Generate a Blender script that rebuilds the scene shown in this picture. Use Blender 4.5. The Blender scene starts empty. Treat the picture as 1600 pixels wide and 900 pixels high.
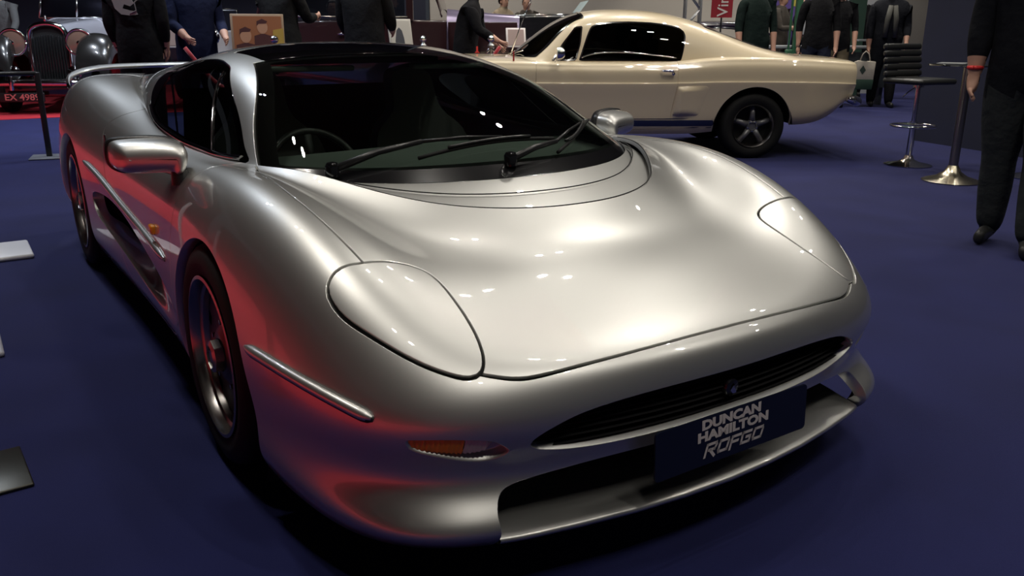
import bpy, bmesh, math, random
import numpy as np
from mathutils import Vector, Matrix
random.seed(7); np.random.seed(7)
scene = bpy.context.scene
COL = scene.collection

# ------------------------------------------------------------------ camera
CAM_F = Vector((-0.79643109, 0.52933294, -0.29241095))
CAM_R = Vector((0.55236861, 0.83358771, 0.00452068))
CAM_U = Vector((-0.24614312, 0.15791822, 0.95628207))
CAM_P = Vector((2.39262453, -1.51387079, 1.24449214))
cam_data = bpy.data.cameras.new('camera')
cam_data.sensor_width = 36.0
cam_data.lens = 1318.967 * 36.0 / 1600.0
cam_data.clip_start = 0.05; cam_data.clip_end = 200
cam = bpy.data.objects.new('camera', cam_data); COL.objects.link(cam)
cam.matrix_world = Matrix(((CAM_R.x, CAM_U.x, -CAM_F.x, CAM_P.x), (CAM_R.y, CAM_U.y, -CAM_F.y, CAM_P.y),
                           (CAM_R.z, CAM_U.z, -CAM_F.z, CAM_P.z), (0, 0, 0, 1)))
scene.camera = cam
scene.view_settings.view_transform = 'Standard'
scene.view_settings.look = 'None'
scene.view_settings.gamma = 1.0
scene.view_settings.use_curve_mapping = False
scene.view_settings.exposure = 0.0

# ------------------------------------------------------------------ world: dim even hall light
world = bpy.data.worlds.new('hall_world'); scene.world = world
world.use_nodes = True
world.node_tree.nodes['Background'].inputs[0].default_value = (0.80, 0.86, 1.0, 1)
world.node_tree.nodes['Background'].inputs[1].default_value = 0.035

# ------------------------------------------------------------------ hall lamps (spots hung in the hall roof, above the frame; some added to brighten single areas)
def lamp(loc, target, power, size=0.12, angle=70, col=(1.0, 0.93, 0.82), blend=0.6):
    d = bpy.data.lights.new('hall_spot', 'SPOT'); d.energy = power; d.color = col
    d.shadow_soft_size = size; d.spot_size = math.radians(angle); d.spot_blend = blend
    o = bpy.data.objects.new('hall_spot', d); COL.objects.link(o); o.location = loc
    o.rotation_euler = (Vector(target) - Vector(loc)).to_track_quat('-Z', 'Y').to_euler()
    return o
# hall spots in pairs
W = (1.0, .94, .85); Cc = (.80, .88, 1.0)
def pair(x, y, z, p, tx, ty, col=W, size=.05, ang=110):
    for dx in (-.16, .16): lamp((x + dx, y + dx * .6, z), (tx, ty, 0), p, size, ang, col, .3)
rng = random.Random(3)
for i, x in enumerate((-8.2, -5.8, -3.5, -1.2, 1.1, 3.4)):
    for j, y in enumerate((-1.3, 1.2, 3.7, 6.3, 9.0)):
        jx, jy = rng.uniform(-.3, .3), rng.uniform(-.3, .3)
        p = 42
        if x < -5: p = 70
        if x < -5 and y > 5: p = 130
        if x == -5.8 and y == 3.7: p = 150
        if x > 2: p = 66
        if x > 0 and x < 2: p = 30
        if x in (-3.5, -5.8) and y == 1.2: continue
        if x < -5 and y < 2: p = 150
        if y > 5 and x > -4: p = 60 if x < 0 else 40
        if y == 3.7 and -4 < x < 0: p = 65 if x < -2 else 110
        pair(x + jx, y + jy, 5.4 + rng.uniform(-.2, .3), p, x, y, Cc if (x < -5 and y < 2) else W)
pair(-.6, -1.6, 5.5, 60, .2, -.8)
pair(-10.6, -.6, 5.0, 220, -12.4, 0, Cc); pair(-12.6, 1.6, 5.0, 260, -13.4, .4, Cc); pair(-9.4, 2.2, 5.2, 160, -12, .5, Cc); pair(-11.5, 5.5, 5.6, 200, -12.5, 6); pair(-13, 9, 5.6, 320, -14.5, 10); pair(-11, 15, 5.6, 320, -11.5, 16); pair(-9, 12.5, 5.6, 260, -9, 13); pair(-6, 12, 5.6, 200, -6, 12.5)  # extra pairs added to brighten the vintage cars and the hall background
for x in (-11, -7, -4.5, -2, 0, 2, 4): lamp((x, -4.6, 5.5), (x, -4.4, 0), 640, .06, 54, W)  # added spots that brighten the red carpet, cones kept narrow to miss the car
# ------------------------------------------------------------------ materials
MATS = {}
def mat(name, col=(0.5, 0.5, 0.5), rough=0.5, metal=0.0, coat=0.0, coat_rough=0.03, emit=None, emit_s=1.0,
        noise=None, bump=None, spec=0.5, sheen=0.0, trans=0.0, alpha=1.0):
    if name in MATS: return MATS[name]
    m = bpy.data.materials.new(name); m.use_nodes = True
    nt = m.node_tree; b = nt.nodes['Principled BSDF']
    b.inputs['Base Color'].default_value = (*col, 1); b.inputs['Roughness'].default_value = rough
    b.inputs['Metallic'].default_value = metal; b.inputs['Coat Weight'].default_value = coat
    b.inputs['Coat Roughness'].default_value = coat_rough
    b.inputs['Specular IOR Level'].default_value = spec
    b.inputs['Sheen Weight'].default_value = sheen
    b.inputs['Transmission Weight'].default_value = trans
    if emit:
        b.inputs['Emission Color'].default_value = (*emit, 1); b.inputs['Emission Strength'].default_value = emit_s
    if noise:   # (scale, amount): slight colour mottling
        tc = nt.nodes.new('ShaderNodeTexCoord'); n = nt.nodes.new('ShaderNodeTexNoise')
        n.inputs['Scale'].default_value = noise[0]; n.inputs['Detail'].default_value = 4
        r = nt.nodes.new('ShaderNodeValToRGB')
        r.color_ramp.elements[0].color = (*[max(0, c * (1 - noise[1])) for c in col], 1); r.color_ramp.elements[0].position = 0.3
        r.color_ramp.elements[1].color = (*[min(1, c * (1 + noise[1])) for c in col], 1); r.color_ramp.elements[1].position = 0.7
        nt.links.new(tc.outputs['Object'], n.inputs['Vector']); nt.links.new(n.outputs['Fac'], r.inputs[0])
        nt.links.new(r.outputs[0], b.inputs['Base Color'])
    if bump:
        tc = nt.nodes.new('ShaderNodeTexCoord'); n = nt.nodes.new('ShaderNodeTexNoise')
        n.inputs['Scale'].default_value = bump[0]; n.inputs['Detail'].default_value = 3
        bp_ = nt.nodes.new('ShaderNodeBump'); bp_.inputs['Strength'].default_value = bump[1]; bp_.inputs['Distance'].default_value = bump[2] if len(bump) > 2 else 0.005
        nt.links.new(tc.outputs['Object'], n.inputs['Vector']); nt.links.new(n.outputs['Fac'], bp_.inputs['Height'])
        nt.links.new(bp_.outputs[0], b.inputs['Normal'])
    MATS[name] = m
    return m
def glass_mat(name, tint, ior=1.5, rough=0.0, boost=1.0):
    if name in MATS: return MATS[name]
    m = bpy.data.materials.new(name); m.use_nodes = True; nt = m.node_tree
    nt.nodes.clear()
    out = nt.nodes.new('ShaderNodeOutputMaterial'); mix = nt.nodes.new('ShaderNodeMixShader')
    tr = nt.nodes.new('ShaderNodeBsdfTransparent'); tr.inputs[0].default_value = (*tint, 1)
    gl = nt.nodes.new('ShaderNodeBsdfGlossy'); gl.inputs['Roughness'].default_value = rough
    gl.inputs[0].default_value = (boost, boost, boost, 1)
    fr = nt.nodes.new('ShaderNodeFresnel'); fr.inputs[0].default_value = ior
    nt.links.new(fr.outputs[0], mix.inputs[0]); nt.links.new(tr.outputs[0], mix.inputs[1]); nt.links.new(gl.outputs[0], mix.inputs[2])
    nt.links.new(mix.outputs[0], out.inputs[0])
    MATS[name] = m
    return m

# ------------------------------------------------------------------ object helpers
def tag(o, label=None, cat=None, group=None, kind=None):
    if label: o['label'] = label
    if cat: o['category'] = cat
    if group: o['group'] = group
    if kind: o['kind'] = kind
    return o
def thing(name, label, cat, loc=(0, 0, 0), rz=0.0, group=None):
    o = bpy.data.objects.new(name, None); COL.objects.link(o); o.empty_display_size = 0.1
    o.location = loc; o.rotation_euler = (0, 0, rz)
    return tag(o, label, cat, group)
def put(name, me, m, parent=None, loc=None, rot=None, label=None):
    o = bpy.data.objects.new(name, me); COL.objects.link(o)
    if m is not None and len(me.materials) == 0: me.materials.append(m)
    if parent is not None: o.parent = parent
    if loc is not None: o.location = loc
    if rot is not None: o.rotation_euler = rot
    if label: o['label'] = label
    return o
def copy_tree(o, parent=None):
    c = o.copy(); COL.objects.link(c); c.parent = parent
    for ch in list(o.children): copy_tree(ch, c)
    return c
def mesh_np(name, V, F, N=None, smooth=True):
    me = bpy.data.meshes.new(name)
    me.from_pydata(np.asarray(V, float).tolist(), [], [list(map(int, f)) for f in F])
    if smooth: me.polygons.foreach_set('use_smooth', np.ones(len(me.polygons), bool))
    if N is not None: me.normals_split_custom_set_from_vertices(np.asarray(N, float).tolist())
    me.update()
    return me
def bm_mesh(name, bm, smooth=False, angle=None):
    bmesh.ops.recalc_face_normals(bm, faces=bm.faces)
    me = bpy.data.meshes.new(name); bm.to_mesh(me); bm.free()
    if smooth:
        me.polygons.foreach_set('use_smooth', np.ones(len(me.polygons), bool))
        if angle: me.set_sharp_from_angle(angle=math.radians(angle))
    return me
def box_bm(bm, c, s, bev=0.0, rot=None, seg=2):
    r = bmesh.ops.create_cube(bm, size=1.0)
    vs = r['verts']
    M = Matrix.Translation(Vector(c)) @ (rot.to_4x4() if rot is not None else Matrix.Identity(4)) @ Matrix.Diagonal((*s, 1))
    bmesh.ops.transform(bm, matrix=M, verts=vs)
    if bev:
        es = list({e for v in vs for e in v.link_edges})
        bmesh.ops.bevel(bm, geom=es, offset=bev, segments=seg, affect='EDGES', profile=0.5)
def box(name, c, s, m, parent=None, bev=0.0, rot=None, seg=2):
    bm = bmesh.new(); box_bm(bm, c, s, bev, rot, seg)
    return put(name, bm_mesh(name, bm, bool(bev), 50), m, parent)
def tube_data(pts, rad, n=10, closed=False, cap=True):
    """swept round bar with parallel-transport frames -> V, F"""
    P = [Vector(p) for p in pts]; k = len(P)
    R = rad if hasattr(rad, '__len__') else [rad] * k
    T = []
    for i in range(k):
        a = P[(i - 1) % k] if (closed or i > 0) else P[i]
        b = P[(i + 1) % k] if (closed or i < k - 1) else P[i]
        T.append((b - a).normalized())
    ref = Vector((0, 0, 1)) if abs(T[0].z) < 0.9 else Vector((1, 0, 0))
    nrm = T[0].cross(ref).normalized()
    V = []; F = []
    for i in range(k):
        if i > 0:
            ax = T[i - 1].cross(T[i])
            if ax.length > 1e-7:
                nrm = Matrix.Rotation(T[i - 1].angle(T[i]), 3, ax.normalized()) @ nrm
        bi = T[i].cross(nrm).normalized()
        for j in range(n):
            a = 2 * math.pi * j / n
            V.append(P[i] + (nrm * math.cos(a) + bi * math.sin(a)) * R[i])
    for i in range(k if closed else k - 1):
        for j in range(n):
            F.append((i * n + j, i * n + (j + 1) % n, ((i + 1) % k) * n + (j + 1) % n, ((i + 1) % k) * n + j))
    if cap and not closed:
        F.append(tuple(range(n))[::-1]); F.append(tuple(range((k - 1) * n, k * n)))
    return V, F
def tube(name, pts, rad, m, parent=None, n=10, closed=False):
    V, F = tube_data(pts, rad, n, closed)
    me = mesh_np(name, V, F); me.set_sharp_from_angle(angle=math.radians(60))
    return put(name, me, m, parent)
def lathe_me(name, prof, n=32, axis='z', cap=True, sharp=40):
    """prof: [(r, h)] revolved about axis"""
    V = []; F = []; k = len(prof)
    for r, h in prof:
        for j in range(n):
            a = 2 * math.pi * j / n; c, s = r * math.cos(a), r * math.sin(a)
            V.append((c, s, h) if axis == 'z' else ((c, h, s) if axis == 'y' else (h, c, s)))
    for i in range(k - 1):
        for j in range(n):
            F.append((i * n + j, i * n + (j + 1) % n, (i + 1) * n + (j + 1) % n, (i + 1) * n + j))
    if cap:
        if prof[0][0] > 1e-5: F.append(tuple(range(n))[::-1])
        if prof[-1][0] > 1e-5: F.append(tuple(range((k - 1) * n, k * n)))
    bm = bmesh.new()
    vs = [bm.verts.new(v) for v in V]
    for f in F:
        try: bm.faces.new([vs[i] for i in f])
        except ValueError: pass
    bmesh.ops.remove_doubles(bm, verts=bm.verts, dist=1e-6)
    return bm_mesh(name, bm, True, sharp)
def lathe(name, prof, m, parent=None, n=32, axis='z', loc=None, sharp=40, rot=None):
    return put(name, lathe_me(name, prof, n, axis, True, sharp), m, parent, loc, rot)
def prism_me(name, pts2, depth, plane='xz', off=0.0, bev=0.0):
    """closed outline extruded by depth along the missing axis"""
    bm = bmesh.new()
    def P(a, b, d): return {'xz': (a, d, b), 'xy': (a, b, d), 'yz': (d, a, b)}[plane]
    v0 = [bm.verts.new(P(a, b, off)) for a, b in pts2]; v1 = [bm.verts.new(P(a, b, off + depth)) for a, b in pts2]
    n = len(pts2)
    bm.faces.new(v0); bm.faces.new(v1[::-1])
    for i in range(n): bm.faces.new((v0[i], v1[i], v1[(i + 1) % n], v0[(i + 1) % n]))
    if bev: bmesh.ops.bevel(bm, geom=list(bm.edges), offset=bev, segments=2, affect='EDGES', profile=0.5)
    return bm_mesh(name, bm, bool(bev), 40)
def text_me(name, body, size, extrude=0.001, bold=0.0, align='CENTER', shear=0.0, sx=1.0, space=1.0):
    c = bpy.data.curves.new(name, 'FONT'); c.body = body; c.size = size; c.extrude = extrude; c.offset = bold
    c.align_x = align; c.align_y = 'CENTER'; c.shear = shear; c.resolution_u = 3; c.space_character = space
    o = bpy.data.objects.new('text_tmp', c); COL.objects.link(o)
    dg = bpy.context.evaluated_depsgraph_get(); dg.update()
    me = bpy.data.meshes.new_from_object(o.evaluated_get(dg)); me.name = name
    bpy.data.objects.remove(o); bpy.data.curves.remove(c)
    if sx != 1.0: me.transform(Matrix.Diagonal((sx, 1, 1, 1)))
    return me

# ------------------------------------------------------------------ spline surfaces and panel cutting
def _natural(P):
    """natural cubic spline second derivatives along axis 0 (uniform knots)"""
    n = len(P); A = np.zeros((n, n)); B = np.zeros_like(P)
    A[0, 0] = A[-1, -1] = 1
    for i in range(1, n - 1):
        A[i, i - 1] = 1; A[i, i] = 4; A[i, i + 1] = 1
    B[1:-1] = 6 * (P[2:] - 2 * P[1:-1] + P[:-2])
    return np.linalg.solve(A, B.reshape(n, -1)).reshape(P.shape)
def spl(P, t):
    """evaluate natural cubic spline through rows of P at params t"""
    P = np.asarray(P, float); M = _natural(P); n = len(P)
    t = np.asarray(t, float); i = np.clip(np.floor(t).astype(int), 0, n - 2); w = t - i
    sh = (len(t),) + (1,) * (P.ndim - 1); w = w.reshape(sh)
    a = 1 - w
    return a * P[i] + w * P[i + 1] + ((a**3 - a) * M[i] + (w**3 - w) * M[i + 1]) / 6
def crv(pts, n=60, closed=False):
    P = np.asarray(pts, float)
    if closed:
        k = len(P); Q = np.concatenate([P[-3:], P, P[:4]]); t = np.linspace(3, 3 + k, n, endpoint=False)
        return spl(Q, t)
    d = np.r_[0, np.cumsum(np.linalg.norm(np.diff(P, axis=0), axis=1) ** 0.5)]
    # chord-aware sampling with piecewise hermite (centripetal)
    return spl(P, np.linspace(0, len(P) - 1, n))
def grid_normals(G):
    du = np.gradient(G, axis=0); dv = np.gradient(G, axis=1)
    N = np.cross(du, dv); L = np.linalg.norm(N, axis=2, keepdims=True); L[L < 1e-12] = 1
    return N / L
class M3:
    """triangle soup with positions, normals and extra attributes, cut along level sets"""
    def __init__(s, V, N, T, A=None): s.V = V; s.N = N; s.T = T; s.A = A
    @staticmethod
    def grid(G, flip=False, A=None):
        n, m = G.shape[:2]; N = grid_normals(G)
        if flip: N = -N
        idx = np.arange(n * m).reshape(n, m)
        a, b, c, d = idx[:-1, :-1].ravel(), idx[1:, :-1].ravel(), idx[1:, 1:].ravel(), idx[:-1, 1:].ravel()
        T = np.concatenate([np.stack([a, b, c], 1), np.stack([a, c, d], 1)])
        if flip: T = T[:, ::-1]
        return M3(G.reshape(-1, 3).copy(), N.reshape(-1, 3).copy(), T, None if A is None else A.reshape(n * m, -1).copy())
    def cut(s, d):
        """keep the part where d > 0"""
        d = np.where(np.abs(d) < 1e-9, 1e-9, d)
        T = s.T; ins = d[T] > 0; cnt = ins.sum(1)
        keep = [T[cnt == 3]]; ex = []; cache = {}
        base = len(s.V); e_a = []; e_b = []
        def mid(i, j):
            k = (i, j) if i < j else (j, i)
            if k not in cache:
                cache[k] = base + len(e_a); e_a.append(k[0]); e_b.append(k[1])
            return cache[k]
        for t, q, c in zip(T[(cnt > 0) & (cnt < 3)], ins[(cnt > 0) & (cnt < 3)], cnt[(cnt > 0) & (cnt < 3)]):
            if c == 1:
                r = int(np.argmax(q)); a, b, cc = t[r], t[(r + 1) % 3], t[(r + 2) % 3]
                ex.append((a, mid(a, b), mid(a, cc)))
            else:
                r = int(np.argmin(q)); a, b, cc = t[r], t[(r + 1) % 3], t[(r + 2) % 3]
                p, o = mid(a, b), mid(a, cc)
                ex.append((p, b, cc)); ex.append((p, cc, o))
        V, N, A = s.V, s.N, s.A
        if e_a:
            ea, eb = np.array(e_a), np.array(e_b); w = (d[ea] / (d[ea] - d[eb]))[:, None]
            V = np.concatenate([V, V[ea] * (1 - w) + V[eb] * w])
            nn = N[ea] * (1 - w) + N[eb] * w; nn /= np.linalg.norm(nn, axis=1, keepdims=True) + 1e-12
            N = np.concatenate([N, nn])
            if A is not None: A = np.concatenate([A, A[ea] * (1 - w) + A[eb] * w])
        T2 = np.concatenate(keep + ([np.array(ex)] if ex else []))
        if len(T2) == 0: return M3(V[:0], N[:0], T2.reshape(0, 3), A)
        u, inv = np.unique(T2, return_inverse=True)
        return M3(V[u], N[u], inv.reshape(-1, 3), None if A is None else A[u])
    def boundary(s):
        E = np.concatenate([s.T[:, [0, 1]], s.T[:, [1, 2]], s.T[:, [2, 0]]])
        k = np.sort(E, 1); key = k[:, 0] * len(s.V) + k[:, 1]
        _, i, c = np.unique(key, return_index=True, return_counts=True)
        return E[i[c == 1]]
    def rim(s, depth, cond=None, lip=0.0):
        """fold the free edge inwards along -normal (a returned panel edge)"""
        E = s.boundary()
        if cond is not None: E = E[cond(s.V[E].mean(1))]
        if len(E) == 0: return s
        u, inv = np.unique(E, return_inverse=True); E2 = inv.reshape(-1, 2)
        V0 = s.V[u]; N0 = s.N[u]
        # outward direction in the surface
        acc = np.zeros_like(V0)
        tang = V0[E2[:, 1]] - V0[E2[:, 0]]; mid_n = (N0[E2[:, 0]] + N0[E2[:, 1]]) / 2
        out = np.cross(tang, mid_n)
        for j in (0, 1): np.add.at(acc, E2[:, j], out)
        acc /= np.linalg.norm(acc, axis=1, keepdims=True) + 1e-12
        b = len(s.V); k = len(u)
        r = min(0.0025, depth * 0.4)
        Va = V0.copy(); Vb = V0 + acc * r * 0.7 - N0 * r * 0.8; Vc = V0 + acc * r * 0.9 - N0 * depth
        nb = (acc + N0 * 0.3); nb /= np.linalg.norm(nb, axis=1, keepdims=True)
        V = np.concatenate([s.V, Va, Vb, Vc]); N = np.concatenate([s.N, N0, nb, acc])
        T = [s.T]
        a0, a1 = E2[:, 0], E2[:, 1]
        for lo in (0, 1):
            p, q = b + lo * k, b + (lo + 1) * k
            T.append(np.stack([a1 + p, a0 + p, a0 + q], 1)); T.append(np.stack([a1 + p, a0 + q, a1 + q], 1))
        A = s.A
        if A is not None: A = np.concatenate([A] + [A[u]] * 3)
        return M3(V, N, np.concatenate(T), A)
    def offset(s, d): return M3(s.V + s.N * d, s.N, s.T, s.A)
    def mirror(s):
        f = np.array([1, -1, 1.0])
        return M3(s.V * f, s.N * f, s.T[:, ::-1], s.A)
    def mesh(s, name):
        me = bpy.data.meshes.new(name)
        me.vertices.add(len(s.V)); me.vertices.foreach_set('co', s.V.astype(np.float32).ravel())
        nT = len(s.T)
        me.loops.add(nT * 3); me.loops.foreach_set('vertex_index', s.T.astype(np.int32).ravel())
        me.polygons.add(nT); me.polygons.foreach_set('loop_start', np.arange(0, nT * 3, 3, dtype=np.int32))
        me.polygons.foreach_set('loop_total', np.full(nT, 3, np.int32))
        me.polygons.foreach_set('use_smooth', np.ones(nT, bool))
        me.update(calc_edges=True); me.validate()
        me.normals_split_custom_set_from_vertices(s.N.tolist())
        return me
def poly_sd(P, Q):
    """signed distance of points P (n,2) to closed polygon Q (k,2); positive inside"""
    P = np.asarray(P, float); Q = np.asarray(Q, float)
    D = np.full(len(P), 1e9); ins = np.zeros(len(P), bool)
    lo, hi = Q.min(0) - 0.15, Q.max(0) + 0.15
    near = np.all((P > lo) & (P < hi), 1)
    p = P[near]; d = np.full(len(p), 1e9); s = np.zeros(len(p), bool)
    for i in range(len(Q)):
        a = Q[i]; b = Q[(i + 1) % len(Q)]; e = b - a; w = p - a
        t = np.clip((w @ e) / (e @ e + 1e-15), 0, 1)
        d = np.minimum(d, np.linalg.norm(w - t[:, None] * e, axis=1))
        c = ((a[1] > p[:, 1]) != (b[1] > p[:, 1]))
        with np.errstate(divide='ignore', invalid='ignore'):
            xi = a[0] + (p[:, 1] - a[1]) * e[0] / (e[1] if e[1] != 0 else 1e-15)
        s ^= c & (p[:, 0] < xi)
    D[near] = d; ins[near] = s
    return np.where(ins, D, -np.minimum(D, 1.0))
def line_sd(P, Q):
    """distance to an open polyline"""
    P = np.asarray(P, float); Q = np.asarray(Q, float); d = np.full(len(P), 1e9)
    for i in range(len(Q) - 1):
        a = Q[i]; e = Q[i + 1] - a; w = P - a
        t = np.clip((w @ e) / (e @ e + 1e-15), 0, 1)
        d = np.minimum(d, np.linalg.norm(w - t[:, None] * e, axis=1))
    return d
# ------------------------------------------------------------------ silver supercar: body surface
# nested U lines, each from the tail along the left side and round the nose to the centre plane
BODY = [
 [(-3.7,0.66,0.32),(-3.3,0.92,0.24),(-2.64,0.96,0.17),(-2,0.925,0.135),(-1.4,0.91,0.13),(-0.85,0.91,0.13),(-0.4,0.925,0.13),(0,0.945,0.13),(0.35,0.946,0.135),(0.61,0.927,0.14),(0.818,0.88,0.145),(0.962,0.771,0.15),(1.053,0.565,0.155),(1.095,0.28,0.16),(1.11,0,0.16)],
 [(-3.74,0.69,0.4),(-3.3,0.97,0.32),(-2.64,1,0.27),(-2,0.96,0.22),(-1.4,0.945,0.21),(-0.85,0.945,0.21),(-0.4,0.96,0.21),(0,0.985,0.21),(0.35,0.978,0.21),(0.625,0.95,0.21),(0.841,0.902,0.21),(1,0.795,0.21),(1.078,0.572,0.215),(1.105,0.28,0.22),(1.115,0,0.22)],
 [(-3.76,0.72,0.5),(-3.3,0.99,0.42),(-2.64,1.01,0.38),(-2,0.97,0.33),(-1.4,0.955,0.32),(-0.85,0.96,0.32),(-0.4,0.975,0.31),(0,0.995,0.31),(0.35,0.984,0.305),(0.622,0.942,0.3),(0.809,0.872,0.295),(0.941,0.748,0.295),(1.019,0.544,0.295),(1.085,0.28,0.295),(1.1,0,0.295)],
 [(-3.77,0.73,0.61),(-3.3,0.99,0.54),(-2.64,1.01,0.52),(-2,0.97,0.47),(-1.4,0.955,0.45),(-0.85,0.965,0.45),(-0.4,0.98,0.44),(0,1,0.44),(0.35,0.992,0.43),(0.63,0.956,0.42),(0.828,0.892,0.41),(0.972,0.763,0.405),(1.053,0.555,0.4),(1.105,0.28,0.395),(1.12,0,0.395)],
 [(-3.75,0.72,0.74),(-3.3,0.97,0.69),(-2.64,1,0.68),(-2,0.962,0.624),(-1.4,0.95,0.6),(-0.85,0.96,0.58),(-0.4,0.975,0.58),(0,0.992,0.58),(0.35,0.977,0.56),(0.62,0.938,0.54),(0.808,0.872,0.515),(0.947,0.748,0.5),(1.033,0.545,0.495),(1.09,0.28,0.495),(1.105,0,0.495)],
 [(-3.72,0.69,0.86),(-3.25,0.91,0.885),(-2.6,0.95,0.885),(-2,0.915,0.79),(-1.4,0.915,0.735),(-0.85,0.93,0.715),(-0.4,0.94,0.73),(0,0.95,0.753),(0.32,0.93,0.732),(0.568,0.887,0.685),(0.743,0.815,0.634),(0.878,0.705,0.58),(0.965,0.53,0.556),(1.035,0.28,0.552),(1.055,0,0.552)],
 [(-3.68,0.58,0.93),(-3.2,0.79,0.98),(-2.6,0.82,0.985),(-2,0.82,0.882),(-1.4,0.85,0.8),(-0.85,0.87,0.785),(-0.42,0.86,0.812),(-0.04,0.845,0.843),(0.25,0.815,0.83),(0.46,0.773,0.78),(0.62,0.71,0.718),(0.74,0.618,0.65),(0.82,0.48,0.608),(0.885,0.25,0.6),(0.905,0,0.6)],
 [(-3.64,0.46,0.955),(-3.2,0.6,0.992),(-2.6,0.68,0.99),(-2,0.74,0.913),(-1.4,0.79,0.825),(-0.85,0.815,0.81),(-0.45,0.81,0.822),(-0.12,0.765,0.843),(0.14,0.71,0.817),(0.33,0.65,0.765),(0.47,0.58,0.711),(0.59,0.48,0.667),(0.67,0.36,0.653),(0.72,0.19,0.647),(0.735,0,0.647)],
 [(-3.62,0.42,0.962),(-3.2,0.53,0.99),(-2.6,0.64,0.982),(-2,0.725,0.919),(-1.4,0.77,0.84),(-0.85,0.785,0.818),(-0.5,0.778,0.826),(-0.2,0.745,0.835),(0.04,0.69,0.815),(0.22,0.61,0.769),(0.365,0.52,0.729),(0.472,0.42,0.702),(0.54,0.31,0.687),(0.585,0.16,0.68),(0.6,0,0.678)],
 [(-3.6,0.38,0.965),(-3.2,0.48,0.983),(-2.6,0.61,0.972),(-2,0.71,0.92),(-1.4,0.755,0.848),(-0.87,0.765,0.824),(-0.52,0.758,0.83),(-0.24,0.728,0.836),(-0.03,0.66,0.846),(0.13,0.575,0.819),(0.26,0.48,0.792),(0.357,0.385,0.775),(0.42,0.275,0.765),(0.465,0.14,0.759),(0.475,0,0.758)],
]
CANOPY = [  # rows from cowl back to the tail; belt, side, rail, quarter, centre
 [(-.24,.73,.825),(-.08,.65,.815),(.06,.5,.805),(.155,.27,.80),(.19,0,.80)],
 [(-.45,.758,.82),(-.33,.675,.895),(-.19,.53,.91),(-.10,.29,.92),(-.06,0,.925)],
 [(-.72,.765,.815),(-.64,.665,.98),(-.48,.545,1.025),(-.39,.3,1.045),(-.35,0,1.052)],
 [(-.98,.77,.82),(-.94,.655,1.035),(-.83,.53,1.11),(-.72,.3,1.142),(-.68,0,1.152)],
 [(-1.25,.77,.83),(-1.24,.655,1.05),(-1.18,.51,1.145),(-1.09,.3,1.183),(-1.06,0,1.193)],
 [(-1.55,.765,.852),(-1.56,.645,1.04),(-1.54,.5,1.137),(-1.50,.28,1.178),(-1.49,0,1.188)],
 [(-1.95,.735,.888),(-1.97,.61,1.03),(-1.96,.46,1.10),(-1.95,.26,1.138),(-1.95,0,1.148)],
 [(-2.6,.62,.935),(-2.6,.52,1.02),(-2.6,.4,1.05),(-2.6,.22,1.07),(-2.6,0,1.075)],
 [(-3.4,.43,.965),(-3.4,.34,.975),(-3.4,.26,.98),(-3.4,.14,.985),(-3.4,0,.985)],
]
def mirror_cols(L): return [tuple(p) for p in L] + [(x, -y, z) for x, y, z in L[-2::-1]]
BNU, BNV = 14, 12
def gauss_rows(G, s, axis):
    if s <= 0: return G
    r = int(3 * s); k = np.exp(-0.5 * (np.arange(-r, r + 1) / s) ** 2); k /= k.sum()
    G = np.moveaxis(G, axis, 0); H = np.zeros_like(G); n = len(G)
    for j, w in zip(range(-r, r + 1), k):
        i = np.arange(n) + j
        lo = i < 0; hi = i > n - 1
        ii = np.clip(i, 0, n - 1); im = np.clip(np.where(lo, -i, np.where(hi, 2 * (n - 1) - i, i)), 0, n - 1)
        val = G[im]
        end = np.where(lo, 0, n - 1)
        ref = 2 * G[end] - val      # odd reflection keeps the end fixed
        m = (lo | hi).reshape((-1,) + (1,) * (G.ndim - 1))
        H += w * np.where(m, ref, val)
    return np.moveaxis(H, 0, axis)
def body_grid():
    net = np.array([mirror_cols(L) for L in BODY])        # (10, 29, 3)
    nl, ns = net.shape[:2]
    tu = np.linspace(0, ns - 1, (ns - 1) * BNU + 1)
    tv = np.linspace(0, nl - 1, (nl - 1) * BNV + 1)
    A = spl(net, tv)                                       # along v
    G = np.moveaxis(spl(np.moveaxis(A, 1, 0), tu), 0, 1)   # along u
    G = gauss_rows(G, BNU * 0.45, 1); G = gauss_rows(G, BNV * 0.25, 0)
    return G                                               # [v, u]
def canopy_grid(nu=14, nv=14):
    net = np.array([mirror_cols(L) for L in CANOPY])      # rows x 9
    A = spl(net, np.linspace(0, net.shape[0] - 1, (net.shape[0] - 1) * nu + 1))
    G = np.moveaxis(spl(np.moveaxis(A, 1, 0), np.linspace(0, 8, 8 * nv + 1)), 0, 1)
    G = gauss_rows(G, nu * 0.35, 0); G = gauss_rows(G, nv * 0.35, 1)
    return G
# ------------------------------------------------------------------ hall: carpets, partition, far walls, roof
def carpet(name, col, x0, x1, y0, y1, z=0.0):
    m = mat(name, col, 0.95, noise=(2.2, .12), bump=(420, .35, .004), spec=.15, sheen=.1)
    o = box('floor', ((x0 + x1) / 2, (y0 + y1) / 2, z - .01), (x1 - x0, y1 - y0, .02), m); tag(o, kind='structure'); return o
carpet('blue_carpet', (.0105, .013, .074), -40, 30, -30, 40)
rc = carpet('red_carpet', (.45, .018, .03), -30, -11.6, -1.85, 3.2, .006)
rc2 = carpet('red_carpet', (.45, .018, .03), -30, 9, -6.5, -1.85, .006)
navy_wall = mat('navy_partition', (.007, .009, .030), .8, noise=(3, .1))
def wall(name, a, b, h, t, m, z0=0):
    a = Vector((*a, 0)); b = Vector((*b, 0)); d = b - a; c = (a + b) / 2
    o = box(name, (0, 0, h / 2 + z0), (d.length, t, h), m); o.location = c; o.rotation_euler = (0, 0, math.atan2(d.y, d.x)); tag(o, kind='structure'); return o
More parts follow.
